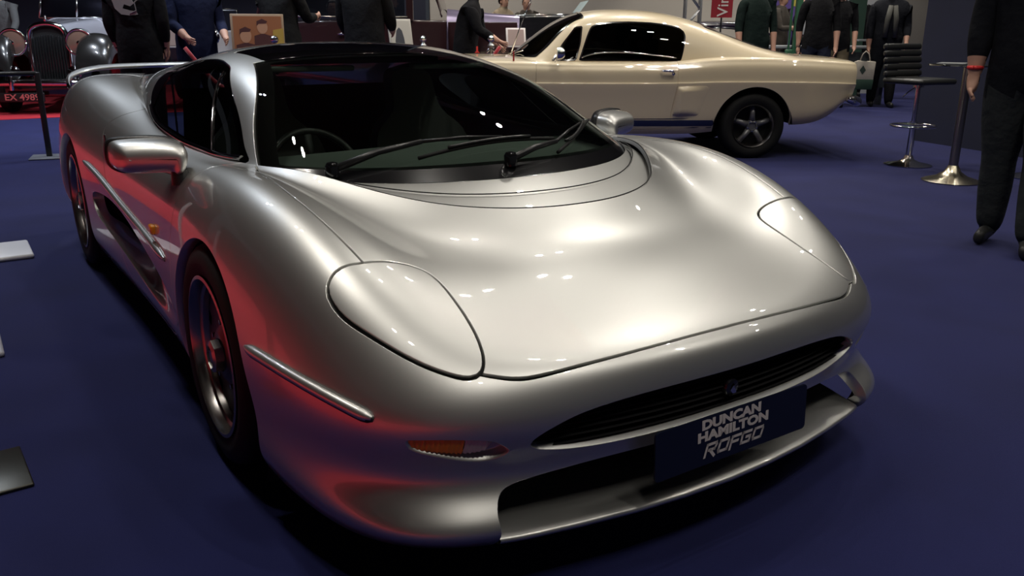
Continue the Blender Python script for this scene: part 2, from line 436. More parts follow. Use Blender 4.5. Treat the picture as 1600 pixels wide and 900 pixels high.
wall('wall_right', (-3.50, 8.20), (3.5, 6.42), 3.6, .10, navy_wall)
wall('wall_back', (-24, -10), (-16.4, 8.46), 7, .2, mat('hall_wall_navy', (.014, .016, .032), .9))
wall('wall_back', (-16.36, 8.55), (-10, 24), 7, .2, mat('hall_wall_cream', (.40, .37, .33), .9))
wall('wall_left', (-24, -12.2), (12, -12.2), 5, .2, mat('hall_wall_dark', (.10, .10, .11), .9))
col_ = wall('trim_1', (-9.1, 14.35), (-8.75, 14.85), 5, .3, mat('grey_column', (.33, .34, .36), .7))
col2 = wall('trim_2', (-8.2, 13.25), (-8.05, 13.5), 4, .15, mat('dark_green_column', (.02, .05, .035), .6))
o = box('ceiling', (-4, 4, 9.0), (44, 44, .2), mat('hall_roof_dark', (.03, .03, .035), .9)); tag(o, kind='structure')
# ------------------------------------------------------------------ silver supercar: panels cut from the body surface
from mathutils.bvhtree import BVHTree
def subdiv(m, n=1):
    for _ in range(n):
        E = np.sort(np.concatenate([m.T[:, [0, 1]], m.T[:, [1, 2]], m.T[:, [2, 0]]]), 1)
        u, inv = np.unique(E, axis=0, return_inverse=True); inv = inv.ravel(); k = len(m.T); b = len(m.V)
        mid = (m.V[u[:, 0]] + m.V[u[:, 1]]) / 2; mn = m.N[u[:, 0]] + m.N[u[:, 1]]; mn /= np.linalg.norm(mn, axis=1, keepdims=True) + 1e-12
        ab, bc, ca = b + inv[:k], b + inv[k:2 * k], b + inv[2 * k:]
        a, bb, c = m.T.T
        T = np.concatenate([np.stack(q, 1) for q in ((a, ab, ca), (ab, bb, bc), (ca, bc, c), (ab, bc, ca))])
        m = M3(np.concatenate([m.V, mid]), np.concatenate([m.N, mn]), T, None if m.A is None else np.concatenate([m.A, (m.A[u[:, 0]] + m.A[u[:, 1]]) / 2]))
    return m
def renormal(m):
    fn = np.cross(m.V[m.T[:, 1]] - m.V[m.T[:, 0]], m.V[m.T[:, 2]] - m.V[m.T[:, 0]])
    N = np.zeros_like(m.V)
    for j in range(3): np.add.at(N, m.T[:, j], fn)
    N /= np.linalg.norm(N, axis=1, keepdims=True) + 1e-15
    s = np.sign((N * m.N).sum(1).mean()) or 1
    return M3(m.V, N * s, m.T, m.A)
def sstep(x): x = np.clip(x, 0, 1); return x * x * (3 - 2 * x)
def halfcurve(pts, n=50):
    P = np.array(pts); return crv(P, n)

silver = mat('silver_metallic_paint', (0.58, 0.58, 0.56), 0.40, 0.92, coat=1.0, coat_rough=0.022)
def _flake():
    nt = silver.node_tree; b = nt.nodes['Principled BSDF']
    tc = nt.nodes.new('ShaderNodeTexCoord'); n = nt.nodes.new('ShaderNodeTexNoise'); n.inputs['Scale'].default_value = 900; n.inputs['Detail'].default_value = 1
    bu = nt.nodes.new('ShaderNodeBump'); bu.inputs['Strength'].default_value = 0.06; bu.inputs['Distance'].default_value = 0.0008
    nt.links.new(tc.outputs['Object'], n.inputs['Vector']); nt.links.new(n.outputs['Fac'], bu.inputs['Height']); nt.links.new(bu.outputs[0], b.inputs['Normal'])
_flake()
gap_black = mat('panel_gap_black', (0.006, 0.006, 0.006), 0.8)
trim_black = mat('satin_black_trim', (0.012, 0.012, 0.013), 0.35)
gloss_black = mat('gloss_black_panel', (0.006, 0.006, 0.007), 0.16, coat=0.5)
rubber = mat('tyre_rubber', (0.007, 0.007, 0.007), 0.7, spec=.25)
chrome = mat('chrome', (0.75, 0.75, 0.76), 0.08, 1.0)
alloy = mat('polished_alloy', (0.36, 0.34, 0.33), 0.26, 1.0)
alloy_dark = mat('satin_alloy_disc', (0.075, 0.07, 0.07), 0.30, 0.9)
screen_glass = glass_mat('windscreen_glass', (0.50, 0.56, 0.52), 1.5)
side_glass = glass_mat('side_window_glass', (0.22, 0.25, 0.24), 1.55)
roof_glass = mat('black_roof_glass', (0.004, 0.004, 0.005), 0.03, coat=1.0)
int_dark = mat('interior_black_leather', (0.02, 0.021, 0.02), 0.6)
int_grey = mat('dashboard_grey', (0.16, 0.185, 0.17), 0.8)
amber = mat('amber_lens', (0.85, 0.30, 0.015), 0.35, coat=.6)
clear_lens = mat('clear_ribbed_lens', (0.62, 0.60, 0.58), 0.3, coat=.6)

car = thing('supercar', 'silver low wide supercar with covered headlamps and a dark blue plate, in front', 'car')
G_body = body_grid(); base = M3.grid(G_body)
if base.N[np.argmax(base.V[:, 2])][2] < 0:
    base = M3.grid(G_body, flip=True)
V = base.V; ay = np.abs(V[:, 1]); PXY = np.stack([V[:, 0], ay], 1); PYZ = np.stack([ay, V[:, 2]], 1); PXZ = np.stack([V[:, 0], V[:, 2]], 1)
def fields(m):
    v = m.V; a = np.abs(v[:, 1])
    return v, np.stack([v[:, 0], a], 1), np.stack([a, v[:, 2]], 1), np.stack([v[:, 0], v[:, 2]], 1)
LAMP = crv([(.607,.746),(.605,.677),(.616,.614),(.663,.587),(.742,.586),(.823,.592),(.892,.604),(.937,.62),(.955,.641),(.951,.665),(.935,.69),(.895,.732),(.835,.777),(.762,.818),(.705,.842),(.662,.85),(.63,.847),(.61,.828),(.603,.80),(.604,.774)], 90, closed=True)
_bf = crv([(1.053,0),(1.05,.17),(1.038,.34),(1.015,.50),(.992,.58),(.962,.632),(.94,.665)], 40)
_bs = crv([(.607,.746),(.403,.769),(.162,.782),(-.094,.756),(-.26,.72)], 30)
BON = np.concatenate([_bf, _bs, [(-.30, .60), (-.30, -.3), (1.05, -.3)]])
GRL = np.concatenate([crv([(0,.464),(.21,.463),(.36,.455),(.46,.440),(.53,.414),(.562,.390),(.553,.369),(.49,.354),(.374,.348),(.2,.350),(0,.352)], 70), [(-.2, .352), (-.2, .464)]])
IND = crv([(.806,.408),(.797,.386),(.755,.369),(.695,.352),(.643,.349),(.61,.364),(.608,.378),(.633,.398),(.659,.408),(.732,.416),(.788,.414)], 60, closed=True)
INT = np.concatenate([crv([(0,.317),(.28,.315),(.45,.304),(.575,.288),(.625,.268),(.645,.235),(.648,.19),(.648,.05)], 50), [(-.2, .05), (-.2, .317)]])
DOOR = crv([(-.36,.97),(-.365,.80),(-.39,.62),(-.43,.42),(-.50,.27),(-.62,.21),(-.95,.19),(-1.35,.20),(-1.56,.36),(-1.72,.60),(-1.88,.755),(-1.92,.82),(-1.84,.88),(-1.6,1.0),(-1.0,1.2)], 90, closed=True)
SCOOP = crv([(-.40,.325),(-.55,.40),(-.935,.455),(-1.393,.508),(-1.75,.52),(-2.02,.50),(-2.08,.455),(-2.03,.395),(-1.84,.362),(-1.38,.312),(-.858,.265),(-.52,.262)], 90, closed=True)
def f_lamp(m):
    v, xy, yz, xz = fields(m); d = poly_sd(xy, LAMP); return np.where((v[:, 2] > .44) & (v[:, 0] > .4), d, -1)
def f_bon(m):
    v, xy, yz, xz = fields(m); d = poly_sd(xy, BON); return np.where(v[:, 2] > .46, d, -1)
def f_grl(m):
    v, xy, yz, xz = fields(m); d = poly_sd(yz, GRL); return np.where(v[:, 0] > .7, d, -1)
def f_ind(m):
    v, xy, yz, xz = fields(m); d = poly_sd(yz, IND); return np.where(v[:, 0] > .6, d, -1)
def f_int(m):
    v, xy, yz, xz = fields(m); d = poly_sd(yz, INT); return np.where(v[:, 0] > .7, d, -1)
def f_arch(m):
    v, xy, yz, xz = fields(m); a = np.abs(v[:, 1])
    d = np.maximum(.405 - np.hypot(v[:, 0] - .01, v[:, 2] - .275), .415 - np.hypot(v[:, 0] + 2.64, v[:, 2] - .30))
    return np.where(a > .6, d, -1)
def f_door(m):
    v, xy, yz, xz = fields(m); return np.where(np.abs(v[:, 1]) > .7, poly_sd(xz, DOOR), -1)
def f_scoop(m):
    v, xy, yz, xz = fields(m); return np.where(np.abs(v[:, 1]) > .7, poly_sd(xz, SCOOP), -1)
def sub(m, *fs):
    for f in fs:
        if len(m.T): m = m.cut(f(m))
    return m
g = .0042
right = lambda m: -m.V[:, 1]
left = lambda m: m.V[:, 1]
# painted shell
shell = sub(base, lambda m: -f_lamp(m) - .0055, lambda m: -f_bon(m) - g, lambda m: -f_door(m) - .0022, lambda m: -f_scoop(m), lambda m: -f_grl(m),
            lambda m: -f_int(m), lambda m: -f_ind(m), lambda m: -f_arch(m))
shell = shell.rim(.035)
put('body_shell', shell.mesh('body_shell'), silver, car, label='silver metallic wings, nose and tail')
bon = sub(base, lambda m: f_bon(m) - g, lambda m: -f_lamp(m) - .0055).rim(.016)
bonnet = put('bonnet', bon.mesh('bonnet'), silver, car, label='silver bonnet with upturned rear lip')
for side in (right, left):
    lc = sub(base, lambda m: f_lamp(m) - .0042, side).rim(.016)
    put('headlamp_cover', lc.mesh('headlamp_cover'), silver, car, label='oval silver headlamp cover')
    dr = sub(base, lambda m: f_door(m) - .0022, lambda m: -f_scoop(m), side).rim(.016)
    put('door', dr.mesh('door'), silver, car)
    sc = subdiv(sub(base, f_scoop, side), 2)
    d = f_scoop(sc); ramp = sstep((-.45 - sc.V[:, 0]) / 1.35)
    dep = (0.012 + .12 * ramp) * sstep(np.clip(d, 0, 1) / (.025 + .03 * (1 - ramp)))
    sc.V[:, 1] -= np.sign(sc.V[:, 1]) * dep
    sc = renormal(sc)
    sc.A = np.stack([dep, dep], 1)
    fm = lambda m: np.minimum(m.A[:, 0] - .050 - .03 * sstep((m.V[:, 0] + 2.0) / .25), -1.22 - m.V[:, 0] + (m.V[:, 2] - .40) * 2.2)
    so = put('side_intake', sub(sc, lambda m: -fm(m)).mesh('side_intake'), silver, car, label='silver scooped side air intake')
    mo_ = sub(sc, fm); mo_.V[:, 1] *= .97
    put('intake_mouth', mo_.mesh('intake_mouth'), gap_black, so)
    ic = subdiv(sub(base, f_ind, side), 3)
    d = f_ind(ic); w = sstep((.80 - np.abs(ic.V[:, 1])) / .03)
    dep = .022 * sstep(d / .014)
    ic.V -= ic.N * dep[:, None]; ic = renormal(ic)
    put('indicator_recess', ic.mesh('indicator_recess'), silver, car)
    # lamp lens in the recess: amber outer part, clear inner part
    IL = crv([(.803,.404),(.795,.390),(.755,.378),(.70,.372),(.664,.376),(.652,.388),(.655,.401),(.672,.410),(.732,.4155),(.786,.4125)], 60, closed=True)
    def f_lens(m):
        v, xy, yz, xz = fields(m); return np.where(v[:, 0] > .6, poly_sd(yz, IL), -1)
    lens = subdiv(sub(base, f_lens, side), 2)
    rib = lens.A
    def ribbed(m):
        s = np.abs(m.V[:, 1]); o = .0012 * np.sin(s * 2 * math.pi / .009) - .005
        q = M3(m.V + m.N * o[:, None], m.N, m.T); return renormal(q).rim(.02)
    la = lens.cut(np.abs(lens.V[:, 1]) - .703); lb = lens.cut(.700 - np.abs(lens.V[:, 1]))
    lamp_o = put('indicator_lamp', ribbed(la).mesh('indicator_lamp'), amber, car, label='amber indicator lens')
    put('clear_lens', ribbed(lb).mesh('clear_lens'), clear_lens, lamp_o)
# dark seams under the panel gaps
seam = base.cut(np.maximum(.012 - np.abs(np.where(f_lamp(base) > -1, f_lamp(base), 1)), .012 - np.abs(np.where(f_bon(base) > -1, f_bon(base), 1))))
seam = sub(seam, lambda m: m.V[:, 0] + .25)
put('panel_seam', seam.offset(-.013).mesh('panel_seam'), gap_black, car)
for side in (right, left):
    dseam = sub(base, lambda m: .012 - np.abs(f_door(m)), side, lambda m: -f_scoop(m) - .004)
    put('door_seam', dseam.offset(-.013).mesh('door_seam'), gap_black, car)

# ------------------------------------------------------------------ canopy: screen, roof, side windows, pillars
G_can = canopy_grid(); nr, nc = G_can.shape[:2]
RC = np.stack(np.meshgrid(np.linspace(0, 8, nr), np.linspace(-4, 4, nc), indexing='ij'), 2)
cano = M3.grid(G_can, A=RC)
if cano.N[np.argmax(cano.V[:, 2])][2] < 0: cano = M3.grid(G_can, flip=True, A=RC)
SIDEW = crv([(-.335,.832),(-.589,.822),(-.90,.822),(-1.165,.832),(-1.461,.855),(-1.749,.91),(-1.94,.965),(-2.04,1.015),(-1.95,1.052),(-1.7,1.092),(-1.4,1.118),(-1.18,1.122),(-1.03,1.108),(-.90,1.076),(-.59,.958),(-.40,.868)], 110, closed=True)
_ywp = np.polyfit([.79, .825, .90, .966, 1.06, 1.124, 1.16], [.728, .712, .676, .634, .562, .500, .455], 3)
def yw(z): return np.polyval(_ywp, z)
def xt(y): return -.735 - .62 * y * y
def f_scr(m):
    v = m.V; a = np.abs(v[:, 1])
    return np.minimum(np.minimum((yw(v[:, 2]) - a) * .8, v[:, 0] - xt(a)), (m.A[:, 0] - .27) * .3)
def f_cowl(m): return np.minimum((.27 - m.A[:, 0]) * .3, (3.98 - np.abs(m.A[:, 1])) * .1)
def f_sw(m):
    v = m.V; return np.where(np.abs(v[:, 1]) > .42, poly_sd(np.stack([v[:, 0], v[:, 2]], 1), SIDEW), -1)
def f_roof(m):
    v = m.V; a = np.abs(v[:, 1]); lim = np.interp(v[:, 0], [-3.4, -2.6, -1.9, -1.3, -.9], [.24, .40, .455, .475, .47])
    return np.minimum(np.minimum(xt(a) - .006 - v[:, 0], (lim - a)), np.maximum(v[:, 0] + 1.16 + .35 * a * a, np.minimum(-1.62 - v[:, 0], v[:, 0] + 3.3)))
scr = subdiv(sub(cano, f_scr), 1)
put('windscreen', scr.rim(.006).mesh('windscreen'), screen_glass, car, label='dark tinted wraparound windscreen')
band = sub(cano, lambda m: f_scr(m) , lambda m: .028 - f_scr(m))
put('windscreen_border', band.offset(-.006).mesh('windscreen_border'), trim_black, car)
put('roof_panel', sub(cano, f_roof).rim(.006).mesh('roof_panel'), roof_glass, car, label='gloss black glass roof')
put('scuttle_panel', sub(cano, f_cowl).rim(.03).mesh('scuttle_panel'), gloss_black, car, label='gloss black scuttle panel under the wipers')
frame = sub(cano, lambda m: -f_scr(m) - .004, lambda m: -f_roof(m) - .004, lambda m: -f_sw(m) - .003, lambda m: -f_cowl(m) - .002)
put('canopy_frame', frame.rim(.02).mesh('canopy_frame'), silver, car, label='silver windscreen pillars and roof rails')
for side in (right, left):
    sw = sub(cano, f_sw, side)
    swo = put('side_window', sw.rim(.006).mesh('side_window'), side_glass, car, label='dark teardrop side window')
    bd = sub(cano, f_sw, lambda m: .022 - f_sw(m), side)
    put('window_border', bd.offset(-.006).mesh('window_border'), trim_black, swo)
    rear = sub(cano, lambda m: f_sw(m) - .004, lambda m: -1.66 - m.V[:, 0] - (m.V[:, 2] - .9) * .9, side)
    put('rear_quarter_glass', rear.offset(.003).mesh('rear_quarter_glass'), roof_glass, swo)
bvh_can = BVHTree.FromPolygons(cano.V.tolist(), cano.T.tolist())
bvh_body = BVHTree.FromPolygons(base.V.tolist(), base.T.tolist())
def on(bvh, x, y, lift=0.0, z0=3.0):
    h = bvh.ray_cast(Vector((x, y, z0)), Vector((0, 0, -1)))
    if h[0] is None: return Vector((x, y, .8))
    n = h[1] if h[1].z > 0 else -h[1]
    return h[0] + n * lift
def on_side(bvh, x, z, s, lift=0.0):
    h = bvh.ray_cast(Vector((x, s * 3, z)), Vector((0, -s, 0)))
    if h[0] is None: return Vector((x, s * .96, z))
    n = h[1] if h[1].y * s > 0 else -h[1]
    return h[0] + n * lift
# chrome waist strip and division bar of each side window
for s, wo in zip((-1, 1), [o for o in car.children if o.name.startswith('side_window')]):
    pts = [on_side(bvh_can, x, z + .010, s, .007) for x, z in crv([(-.36,.829),(-.589,.820),(-.90,.820),(-1.165,.829),(-1.461,.853),(-1.70,.898)], 30)]
    tube('window_trim', pts, .010, chrome, wo, n=8)
    pts = [on_side(bvh_can, x, z, s, .003) for x, z in crv([(-.63,.828),(-.78,.93),(-.97,1.085)], 14)]
    tube('division_bar', pts, .0045, chrome, wo, n=6)

# bonnet outlet tiers between the bonnet lip and the scuttle
nb = (len(BODY[0]) - 1) * BNU
lipc = G_body[-1]                                          # lip curve, left tail -> nose centre -> right tail
i0 = int(6.6 * BNU); seg = lipc[i0: len(lipc) - i0]
cowlc = G_can[0] + np.array([0, 0, .004])                  # scuttle front edge, left -> right
def resamp(P, n):
    d = np.r_[0, np.cumsum(np.linalg.norm(np.diff(P, axis=0), axis=1))]; t = np.linspace(0, d[-1], n)
    return np.stack([np.interp(t, d, P[:, k]) for k in range(3)], 1)
nB = 97; cb, cc = resamp(seg, nB), resamp(cowlc, nB)
if (cb[0] - cc[0])[1] * 1 > .5: cc = cc[::-1]
def tier(name, s0, s1, z0, z1, lab):
    R_ = []
    for s in np.linspace(s0, s1, 9):
        q = (s - s0) / (s1 - s0); p = cb * (1 - s) + cc * s; p = p.copy(); p[:, 2] += z0 + (z1 - z0) * q + .004 * math.sin(q * math.pi)
        R_.append(p)
    m = M3.grid(np.array(R_))
    if m.N[:, 2].mean() < 0: m = M3.grid(np.array(R_), flip=True)
    return put(name, m.rim(.012).mesh(name), silver, car, label=lab)
tier('bonnet_outlet', -.12, .50, -.040, -.010, 'silver stepped air outlet tier at the bonnet rear')
tier('bonnet_outlet', .40, 1.06, -.034, -.004, 'silver stepped air outlet tier under the windscreen')
for s_, dz_ in ((.035, -.0005), (.515, -.004)):
    pts = cb * (1 - s_) + cc * s_; pts = pts[6:-6] + np.array([0, 0, dz_]); pts[:, 2] = np.minimum(pts[:, 2], (cb * (1 - s_ + .03) + cc * (s_ - .03))[6:-6, 2] - .0008) if s_ < .1 else pts[:, 2]
    tube('lip_shadow_line', pts, .0019, gap_black, car, n=6)  # thin black tubes added to draw the shadow line behind each lip
# a dark box under the outlets
R_ = [cb * (1 - s) + cc * s + np.array([0, 0, -.07]) for s in (-.25, .4, 1.1)]
put('outlet_duct', M3.grid(np.array(R_)).mesh('outlet_duct'), gap_black, car)

# ------------------------------------------------------------------ nose: grille, badge, splitter, plate
def nose_x(y, z): 
    h = bvh_body.ray_cast(Vector((3, y, z)), Vector((-1, 0, 0))); return h[0].x if h[0] else 1.0
grl = put('grille', M3.grid(np.array([[(nose_x(y, .40) - .055, y, z) for y in np.linspace(-.6, .6, 41)] for z in (.32, .40, .49)])).mesh('grille'), gap_black, car, label='black slatted mouth grille')
for z in np.linspace(.362, .458, 7):
    ys = np.linspace(-.56, .56, 41); pts = [(nose_x(y, .41) - .038, y, z) for y in ys]
    Vv = []; Ff = []
    for k, (x, y, zz) in enumerate(pts): Vv += [(x, y, zz - .003), (x + .012, y, zz), (x, y, zz + .003), (x - .01, y, zz)]
    for k in range(len(pts) - 1):
        for j in range(4): Ff.append((4 * k + j, 4 * k + (j + 1) % 4, 4 * k + 4 + (j + 1) % 4, 4 * k + 4 + j))
    put('slat', mesh_np('slat', Vv, Ff, smooth=False), trim_black, grl)
bdg = lathe('badge', [(0, .010), (.012, .010), (.021, .007), (.024, .0), (.024, -.004), (0, -.004)], mat('badge_dark_chrome', (.10, .10, .10), .25, 1.0), car, n=24, axis='x', loc=(nose_x(0, .41) - .026, 0, .405))
put('emblem', mesh_np('emblem', [(.012, -.011, -.004), (.014, -.004, .009), (.016, .006, .012), (.014, .012, .003), (.016, .005, -.011), (.014, -.005, -.012), (.017, .0, .0)],
    [(0, 1, 6), (1, 2, 6), (2, 3, 6), (3, 4, 6), (4, 5, 6), (5, 0, 6)], smooth=False), chrome, bdg)
# radiator block behind grille and intake

Rb = [[(nose_x(y, .30) - .15, y, z) for y in np.linspace(-.70, .70, 21)] for z in (.13, .30, .48)]
put('radiator_block', M3.grid(np.array(Rb)).mesh('radiator_block'), gap_black, car)
# chin splitter: a curved shelf with a rounded leading edge
ys = np.linspace(-.637, .637, 61)
def lip_x(y): return float(np.interp(abs(y), [0, .15, .30, .45, .56, .60, .637], [1.122, 1.117, 1.103, 1.078, 1.056, 1.046, 1.034]))
prof = [(-.21, .205), (-.15, .196), (-.10, .188), (-.055, .180), (-.02, .174), (-.006, .171), (0, .165), (-.003, .157), (-.014, .152), (-.06, .150), (-.20, .150)]
Rb = np.array([[(lip_x(y) + px, y, pz) for px, pz in prof] for y in ys])
m = M3.grid(Rb); 
if m.N[len(m.N) // 2 + 2][2] < 0: m = M3.grid(Rb, flip=True)
put('front_splitter', m.mesh('front_splitter'), silver, car, label='silver chin splitter shelf')
put('chin_floor', mesh_np('chin_floor', [(1.03, -.6, .152), (.1, -.72, .14), (.1, .72, .14), (1.03, .6, .152)], [(0, 1, 2, 3)]), gap_black, car)
# display plate
navy_plate = mat('plate_navy', (0.004, 0.007, 0.022), 0.35)
white_print = mat('plate_white_lettering', (0.62, 0.58, 0.56), 0.5)
plate_pts = []
for cx, cz, a0 in ((.254, .0505, 0), (-.254, .0505, 90), (-.254, -.0505, 180), (.254, -.0505, 270)):
    for k in range(5):
        a = math.radians(a0 + 22.5 * k); plate_pts.append((cx + .011 * math.cos(a) - .016, cz + .011 * math.sin(a)))
pl = put('number_plate', prism_me('number_plate', plate_pts, .005, 'yz', 0), navy_plate, car, loc=(1.128, 0, .3065), rot=(0, math.radians(-3), 0), label='dark navy display plate with white lettering')
def on_plate(me, y, z):
    me.transform(Matrix(((0, 0, 1, .0052), (1, 0, 0, y), (0, 1, 0, z), (0, 0, 0, 1))))
    return put('lettering', me, white_print, pl)
def fit_text(body, w, h):
    me = text_me('lettering', body, .04, .0003, .0020)
    co = np.array([v.co[:] for v in me.vertices]); lo, hi = co.min(0), co.max(0)
    me.transform(Matrix.Diagonal((w / (hi[0] - lo[0]), h / (hi[1] - lo[1]), 1, 1)) @ Matrix.Translation((-(lo[0] + hi[0]) / 2, -(lo[1] + hi[1]) / 2, 0)))
    return me
on_plate(fit_text('DUNCAN', .205, .0265), -.030, .0430)
on_plate(fit_text('HAMILTON', .247, .0265), -.022, .0130)
def stroke_me(name, strokes, w, shear, scale):
    Vv = []; Ff = []
    for st in strokes:
        for (a, b) in zip(st[:-1], st[1:]):
            a = np.array(a, float); b = np.array(b, float); d = (b - a) / np.linalg.norm(b - a); n_ = np.array([-d[1], d[0]]) * w / 2; e = d * w / 2
            k = len(Vv)
            for p in (a - e - n_, b + e - n_, b + e + n_, a - e + n_): Vv.append(((p[0] + shear * p[1]) * scale, p[1] * scale, .0004))
            Ff.append((k, k + 1, k + 2, k + 3))
    return mesh_np(name, Vv, Ff, smooth=False)
RO = [[(0, 0), (0, 1), (1.05, 1), (1.15, .8), (1.0, .5), (.35, .5)], [(.45, .5), (1.15, -.12)],
      [(1.65, .05), (1.55, .25), (1.6, .95), (2.55, .95), (2.65, .75), (2.6, .05), (1.65, .05)],
      [(3.05, -.1), (3.05, .95), (4.05, .95)], [(3.1, .48), (3.85, .48)],
      [(5.4, .95), (4.45, .95), (4.35, .75), (4.4, .05), (5.4, .05), (5.42, .5), (4.95, .5)],
      [(5.95, .05), (5.85, .25), (5.9, .95), (6.85, .95), (6.95, .75), (6.9, .05), (5.95, .05)]]
on_plate(stroke_me('lettering', RO, .25, .35, .0285), -.122, -.0400)

# ------------------------------------------------------------------ rub strips, side repeaters, door furniture
def strip(name, pts3, r, m, parent, flat=.5):
    n = len(pts3); rad = [r * (1 - max(0, 1 - min(i, n - 1 - i) / 2.0) ** 2 * .62) for i in range(n)]
    o = tube(name, pts3, rad, m, parent, n=12)
    tube('strip_base', [Vector(p) - Vector((0, math.copysign(.004, p[1]), .004)) for p in pts3], [q * 1.12 for q in rad], trim_black, o, n=10)
    return o
for s in (-1, 1):
    strip('rub_strip', [on_side(bvh_body, x, z, s, .003) for x, z in crv([(.40,.492),(.55,.492),(.70,.483),(.80,.468),(.865,.452)], 26)], .0135, silver, car)
    strip('rub_strip', [on_side(bvh_body, x, z, s, .003) for x, z in crv([(-.50,.512),(-.9,.526),(-1.38,.545),(-1.8,.585),(-2.2,.622)], 30)], .014, silver, car)
    p = on_side(bvh_body, -.69, .575, s, .006)
    box('side_repeater', p, (.05, .018, .032), amber, car, bev=.006)
    h = box('door_handle', on_side(bvh_body, -1.80, .745, s, .001), (.035, .006, .085), trim_black, car, bev=.0028)
# rear wing bar above the tail
WB = crv([(-3.05,.90,.93),(-3.30,.85,.975),(-3.5,.68,1.008),(-3.53,.45,1.018),(-3.54,.2,1.020),(-3.54,0,1.020)], 20)
WB = np.concatenate([WB, (WB * [1, -1, 1])[-2::-1]])
Rr = np.array([[p + np.array([.09 * c_, 0, .016 * s_]) for c_, s_ in [(math.cos(a), math.sin(a)) for a in np.linspace(0, 2 * math.pi, 17)]] for p in WB])
put('rear_spoiler', M3.grid(Rr).mesh('rear_spoiler'), silver, car, label='silver rear spoiler bar')


# ------------------------------------------------------------------ mirrors
MP = [(1.09,.848),(1.085,.878),(1.062,.892),(1.0,.896),(.94,.895),(.893,.887),(.872,.866),(.872,.838),(.882,.812),(.898,.792),(.922,.790),(.942,.806),(1.0,.806),(1.05,.808),(1.08,.822)]
MS = [(1.045,.85),(1.045,.85),(1.045,.85),(1.0,.85),(.95,.85),(.918,.85),(.914,.847),(.912,.840),(.911,.828),(.910,.818),(.910,.818),(.914,.847),(1.0,.85),(1.045,.85),(1.045,.85)]
MP = [(a, .846 + (b_ - .85) * (1.22 if a > .93 or b_ > .85 else 1.0)) for a, b_ in MP]; MS = [(a, b_ - .004) for a, b_ in MS]
MPc = crv(MP, 64, closed=True); _ms = np.array(MS + MS[:1]); MSc = np.stack([np.interp(np.linspace(0, len(MS), 64, endpoint=False), np.arange(len(MS) + 1), _ms[:, q]) for q in (0, 1)], 1)
for s in (-1, 1):

    rows = []
    for t in np.linspace(1, 0.0, 15):
        P2 = MSc + (MPc - MSc) * t
        x = -.605 + .095 * (1 - t ** 2.6) ** .5 + (1.09 - P2[:, 0]) * .42
        rows.append(np.stack([x, s * P2[:, 0], P2[:, 1]], 1))
    rows.insert(0, rows[0] + np.array([-.028, 0, 0]))
    R_ = np.array(rows); R_ = np.concatenate([R_, R_[:, :1]], 1)
    mm = M3.grid(R_)
    if mm.N[:, 0].mean() < 0: mm = M3.grid(R_, flip=True)
    mo = put('wing_mirror', mm.mesh('wing_mirror'), silver, car, label='silver door mirror with black edge')
    e0 = np.stack([-.636 + (1.09 - MPc[:, 0]) * .42, s * MPc[:, 0], MPc[:, 1]], 1)
    cen = e0.mean(0); e1 = cen + (e0 - cen) * np.array([1, 1.06, 1.10])
    Ro = np.array([e0 + [.012, 0, 0], e1 + [.008, 0, 0], e1 + [-.02, 0, 0], cen + (e0 - cen) * .88 + [-.022, 0, 0]]); Ro = np.concatenate([Ro, Ro[:, :1]], 1)
    mb = M3.grid(Ro)
    put('mirror_edge', renormal(mb).mesh('mirror_edge'), trim_black, mo)
    put('mirror_glass', mesh_np('mirror_glass', cen + (e0 - cen) * .9 + [-.018, 0, 0], [tuple(range(64))]), chrome, mo)
    b0 = Vector((-.475, s * .905, .805)); b1 = on_side(bvh_body, -.475, .768, s, -.01)
    tube('mirror_foot', [b0, b0.lerp(b1, .5), b1], [.026, .029, .032], trim_black, mo, n=14)

# ------------------------------------------------------------------ wipers
def blade_pts(a, lift=.012, n=16): return [on(bvh_can, x, y, lift) for x, y in crv(a, n)]
def wiper(piv, elbow, tip, b0, bm_, b1):
    w = thing_part('wiper', car)
    P0 = on(bvh_can, *piv, .02)
    arm = put('arm', tube_mesh('arm', [P0, on(bvh_can, *[(p + q) / 2 for p, q in zip(piv, elbow)], .034), on(bvh_can, *elbow, .036)], [.013, .011, .008]), trim_black, w)
    put('rod', tube_mesh('rod', [on(bvh_can, *elbow, .036), on(bvh_can, *[(p + q) / 2 for p, q in zip(elbow, tip)], .03), on(bvh_can, *tip, .022)], [.006, .005, .0045]), trim_black, w)
    put('blade', tube_mesh('blade', blade_pts([b0, bm_, b1], .010), .0065), rubber, w)
    put('bridge', tube_mesh('bridge', blade_pts([tuple(.8 * np.array(b0) + .2 * np.array(b1)), bm_, tuple(.2 * np.array(b0) + .8 * np.array(b1))], .021, 10), .0055), trim_black, w)
    put('pivot_cap', lathe_me('pivot_cap', [(.022, -.02), (.022, .012), (.016, .022), (0, .026)], 16), gloss_black, w, loc=P0)
def tube_mesh(name, pts, r, n=8):
    V_, F_ = tube_data(pts, r if hasattr(r, '__len__') else [r] * len(pts), n); return mesh_np(name, V_, F_)
def thing_part(name, parent):
    o = bpy.data.objects.new(name, None); COL.objects.link(o); o.parent = parent; o.empty_display_size = .05; return o
wiper((-.02, -.56), (-.005, -.27), (.012, .02), (.035, -.30), (.02, -.02), (.005, .24))
wiper((.125, -.02), (.06, .20), (-.115, .44), (.085, .20), (-.03, .36), (-.20, .55))

